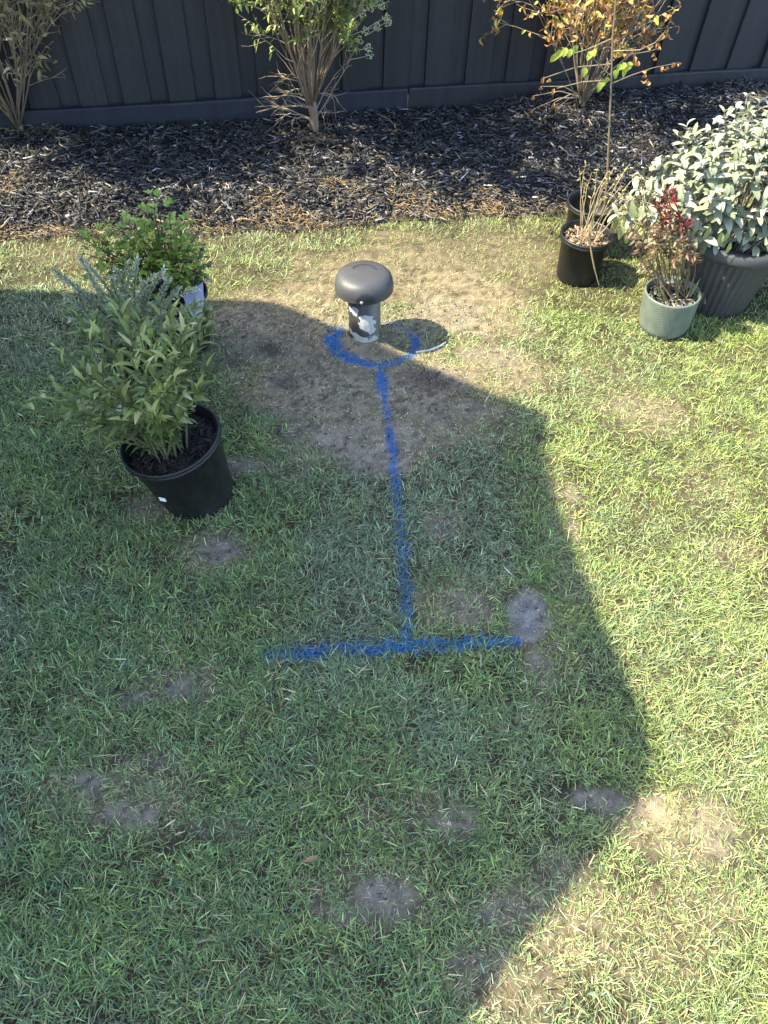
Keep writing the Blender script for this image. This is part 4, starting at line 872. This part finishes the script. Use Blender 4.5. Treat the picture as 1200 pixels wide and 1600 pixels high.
# middle shrub
def onbed(px, py):
    z = .05
    for _ in range(4): c = G(px, py, z); z = float(mulch_z(c[0], c[1]))
    return Vector((c[0], c[1], z))
b1 = onbed(491, 206); s1 = empty('bed_shrub', b1); setp(s1, 'green topped shrub with bare lower stems and white flower clusters before the fence', 'shrub')
tp = crown_shrub(s1, b1, 36, .95, .44, (.06, -.15), TB, TT, .013, .16, 8, .055)
dead = MB()
for (px, py), dxy in (((405, 152), 0), ((400, 178), -.02), ((412, 120), 0), ((430, 190), -.05), ((455, 200), -.1), ((440, 130), 0), ((425, 160), .03), ((460, 165), -.08), ((545, 95), .02), ((560, 70), 0), ((520, 150), .03), ((515, 175), -.05), ((398, 168), .02), ((450, 145), -.04)):
    b = b1 + Vector((random.uniform(-.01, .01), 0, random.uniform(.03, .2))); tip = Vector(AY(px, py, b1.y + dxy)); mid = b.lerp(tip, .5) + Vector((0, 0, .03)) + rvec(.02)
    pts = [b * (1 - u) ** 2 + mid * 2 * u * (1 - u) + tip * u * u for u in [k / 7 for k in range(8)]]; pts = [q_ + rvec(.003) for q_ in pts]; dead.tube(pts, taper(.0032, .0012, 8), 5)
    for k in range(6):
        p0, d = along(pts, random.uniform(.35, .95)); dead.tube(curve(p0, d + perp(d, random.random() * 6.3) * .8, random.uniform(.04, .13), 4, .2), taper(.0014, .0006, 5), 3)
dead.obj('dead_twigs', TT, s1)['kind'] = 'stuff'
L1 = leafmat('shrub_green_leaf', [(0, (.10, .15, .035)), (.5, (.20, .26, .06)), (.85, (.35, .39, .11)), (1, (.48, .47, .18))], .42, .3); L1s = leafmat('shrub_green_leaf_mass', [(0, (.09, .14, .033)), (.5, (.18, .24, .057)), (.85, (.31, .35, .11)), (1, (.44, .43, .17))], .42, .3, 'attr')
v1 = leaf_variants(6, .036, .0095, L1, droop=.6, fold=.35, rows=5); items = []
for pts, u in tp:
    for k in range(20):
        p0, d = along(pts, random.random()); h = p0.z - b1.z
        cut = .42 + .22 * max(0, (-.28 - (p0.x - b1.x))) - (.16 if p0.x - b1.x > .12 else 0) + random.gauss(0, .045)
        if h < cut: continue
        items.append((p0, d * .6 + perp(d, random.random() * 6.28) + Vector((0, 0, .1)), Vector((0, 0, 1)) + d * .4, random.uniform(.6, 1.15)))
for px, py in ((418, 48), (420, 55), (428, 52), (425, 42), (432, 60), (424, 70), (440, 45), (445, 50), (415, 50), (400, 5), (410, 8), (420, 12), (425, 82)):
    items.append((Vector(AY(px, py, b1.y - .08)), Vector((-.7 + random.gauss(0, .4), -.3, random.gauss(0, .5))), Vector((0, -.4, 1)), .95))
vis = [q for q in items if q[0].z < .80]; hid = [q for q in items if .88 <= q[0].z < 1.25]
random.shuffle(vis); random.shuffle(hid); place_leaves(s1, vis[:3800], v1, L1s, 300); place_leaves(s1, [(q[0], q[1], q[2], q[3] * 1.7) for q in hid[:3000]], v1, L1s, 0, massname='upper_leaves')  # unseen upper leaves enlarged to thicken the shadow on the mulch
FW = simple('cream_floret', (.34, .36, .17), (.55, .55, .36), 200, .7)
for i, (px, py) in enumerate(((606, 35), (590, 42), (571, 48), (562, 62), (575, 75), (577, 86), (585, 5), (578, 12), (596, 8), (550, 30), (555, 40), (540, 25), (604, 28), (566, 20), (530, 38), (500, 30))):
    c = Vector(AY(px, py, b1.y - .05 + random.uniform(-.06, .06))); q = MB()
    for k in range(34):
        n_ = rvec(1).normalized(); pp = c + n_ * .017 * random.uniform(.6, 1.05); r = random.uniform(.002, .0038)
        q.add([pp + Vector(v) * r for v in ((1, 0, 0), (-1, 0, 0), (0, 1, 0), (0, -1, 0), (0, 0, 1), (0, 0, -1))], [(0, 2, 4), (2, 1, 4), (1, 3, 4), (3, 0, 4), (2, 0, 5), (1, 2, 5), (3, 1, 5), (0, 3, 5)])
    q.tube(curve(c, Vector((b1.x - c.x, 0, -.1)), .09, 4, .1), .0012, 4); q.obj('flower_cluster', FW, s1)

# left shrub, half dead
b0 = onbed(34, 206); s0 = empty('bed_shrub', b0); setp(s0, 'bare twiggy half dead shrub at the far left of the bed', 'shrub')
tp = crown_shrub(s0, b0, 32, .95, .62, (.0, -.08), TB, TT, .0085, .06, 12, .045)
LD = leafmat('dry_olive_leaf', [(0, (.16, .16, .06)), (.4, (.28, .24, .11)), (.8, (.46, .37, .20)), (1, (.60, .50, .32))], .6, .25); LDs = leafmat('dry_olive_leaf_mass', [(0, (.15, .16, .06)), (.4, (.26, .24, .11)), (1, (.5, .42, .25))], .6, .25, 'attr')
v0 = leaf_variants(6, .044, .0125, LD, droop=1.6, fold=.6, rows=5); items = []
for pts, u in tp:
    for k in range(5):
        p0, d = along(pts, random.uniform(.3, 1)); h = p0.z - b0.z
        if h < .14 + random.gauss(0, .07): continue
        items.append((p0, d * .4 + perp(d, random.random() * 6.28) - Vector((0, 0, .4)), rvec(1) + Vector((0, 0, .5)), random.uniform(.6, 1.15)))
random.shuffle(items); lo_ = [q for q in items if q[0].z < .78]; hi_ = [q for q in items if q[0].z >= .78]; place_leaves(s0, lo_[:1300], v0, LDs, 300); place_leaves(s0, [(q[0] + rvec(.02), q[1], q[2], q[3] * 1.9) for q in hi_[:2600] + hi_[:1500]], v0, LDs, 0, massname='upper_leaves')  # out-of-view crown leaves oversized and doubled up for a denser shadow

# right shrub, orange
b2 = onbed(908, 170); s2 = empty('bed_shrub', b2); setp(s2, 'dying shrub with orange and yellow leaves in the bed at right', 'shrub')
tp = crown_shrub(s2, b2, 26, .92, .48, (.0, -.06), TB, TT, .0085, .05, 9, .05)
L2s = leafmat('autumn_leaf_mass', [(0, (.24, .11, .04)), (.5, (.42, .23, .08)), (.8, (.54, .40, .12)), (1, (.46, .44, .08))], .6, .3, 'attr'); L2 = leafmat('autumn_leaf', [(0, (.30, .13, .04)), (.4, (.50, .26, .08)), (.65, (.58, .42, .10)), (.85, (.50, .46, .07)), (1, (.60, .48, .24))], .6, .3)
v2 = leaf_variants(7, .040, .016, L2, droop=1.8, fold=.6, rows=5); items = []
for pts, u in tp:
    for k in range(13):
        p0, d = along(pts, random.uniform(.15, 1)); h = p0.z - b2.z
        if h < .08 + random.gauss(0, .05): continue
        items.append((p0, d * .3 + perp(d, random.random() * 6.28) - Vector((0, 0, .5)), rvec(1) + Vector((0, 0, .5)), random.uniform(.55, 1.15)))
random.shuffle(items); lo_ = [q for q in items if q[0].z < .75]; hi_ = [q for q in items if q[0].z >= .75]; place_leaves(s2, lo_[:1500], v2, L2s, 300, massname='small_leaves'); place_leaves(s2, [(q[0], q[1], q[2], q[3]) for q in hi_[:1200]], v2, L2s, 0, massname='upper_leaves')
low = MB()
for px, py in ((833, 150), (830, 172), (866, 160), (845, 135), (990, 95), (870, 168)):
    tip = Vector(AY(px, py, b2.y - .1)); pts = [b2 + Vector((0, 0, .05)), b2.lerp(tip, .5) + Vector((0, 0, .05)), tip]; low.tube(pts, [.003, .002, .0012], 5)
    place_leaves(s2, [(tip, Vector((random.gauss(0, .3), -.2, -1)), Vector((0, -1, .3)), .9)], vo, None, 5)
low.obj('low_twigs', TT, s2)['kind'] = 'stuff'

# ------------------------------------------------------------------ small litter on the ground
o = link('fallen_leaf', leaf_variants(1, .032, .008, simple('brown_dead_leaf', (.20, .10, .05), (.32, .18, .09), 60, .7), droop=.5, fold=.4)[0][0], None)
c = G(497, 1340, .03); o.location = (c[0], c[1], .032); o.rotation_euler = (.2, .1, 1.9); setp(o, 'single narrow brown dead leaf lying on shaded grass in the foreground', 'leaf')
mb = MB(); pts = [G(x, y, .026) for x, y in ((650, 549), (661, 548), (670, 546), (680, 543), (690, 538), (697, 534))]
wd = [.0004, .0005, .0006, .0012, .002, .0008]; vs = []
for i, q in enumerate(pts):
    vs += [(q[0], q[1] - wd[i], .022), (q[0], q[1] + wd[i], .026 + .002 * (i % 2)), (q[0], q[1] + wd[i], .024 + .002 * (i % 2)), (q[0], q[1] - wd[i], .020)]
fs = [(i * 4 + j, i * 4 + (j + 1) % 4, i * 4 + 4 + (j + 1) % 4, i * 4 + 4 + j) for i in range(5) for j in range(4)] + [(0, 1, 2, 3), (23, 22, 21, 20)]
mb.add(vs, fs); o = mb.obj('plastic_strip', simple('white_plastic_scrap', (.36, .38, .40), (.48, .5, .52), 60, .5)); setp(o, "thin white strip lying on the grass at the tip of the vent's shadow", 'strip')
TWG = [((590, 185), (640, 215), 'pale crooked dead twig lying on mulch right of the middle shrub'), ((585, 250), (625, 285), 'thin straight dead twig on sunlit mulch below the middle shrub'), ((870, 235), (900, 262), 'short pale twig on the mulch below the orange shrub'), ((90, 220), (120, 250), 'curved dead twig on mulch beside the left shrub')]
for (a, b, lb) in TWG:
    A = onbed(*a); B = onbed(*b); pts = [A.lerp(B, k / 6) + rvec(.006) for k in range(7)]; pts = [Vector((q.x, q.y, float(mulch_z(q.x, q.y)) + .020 + .006 * math.sin(i))) for i, q in enumerate(pts)]
    q = MB(); q.tube(pts, taper(.0026, .0012, 7), 5); q.tube([pts[3], pts[3] + Vector((.03, -.02, .008))], [.0014, .0007], 4); o = q.obj('fallen_twig', TT); setp(o, lb, 'twig', 'dead twigs on the mulch')
bpy.context.view_layer.update()
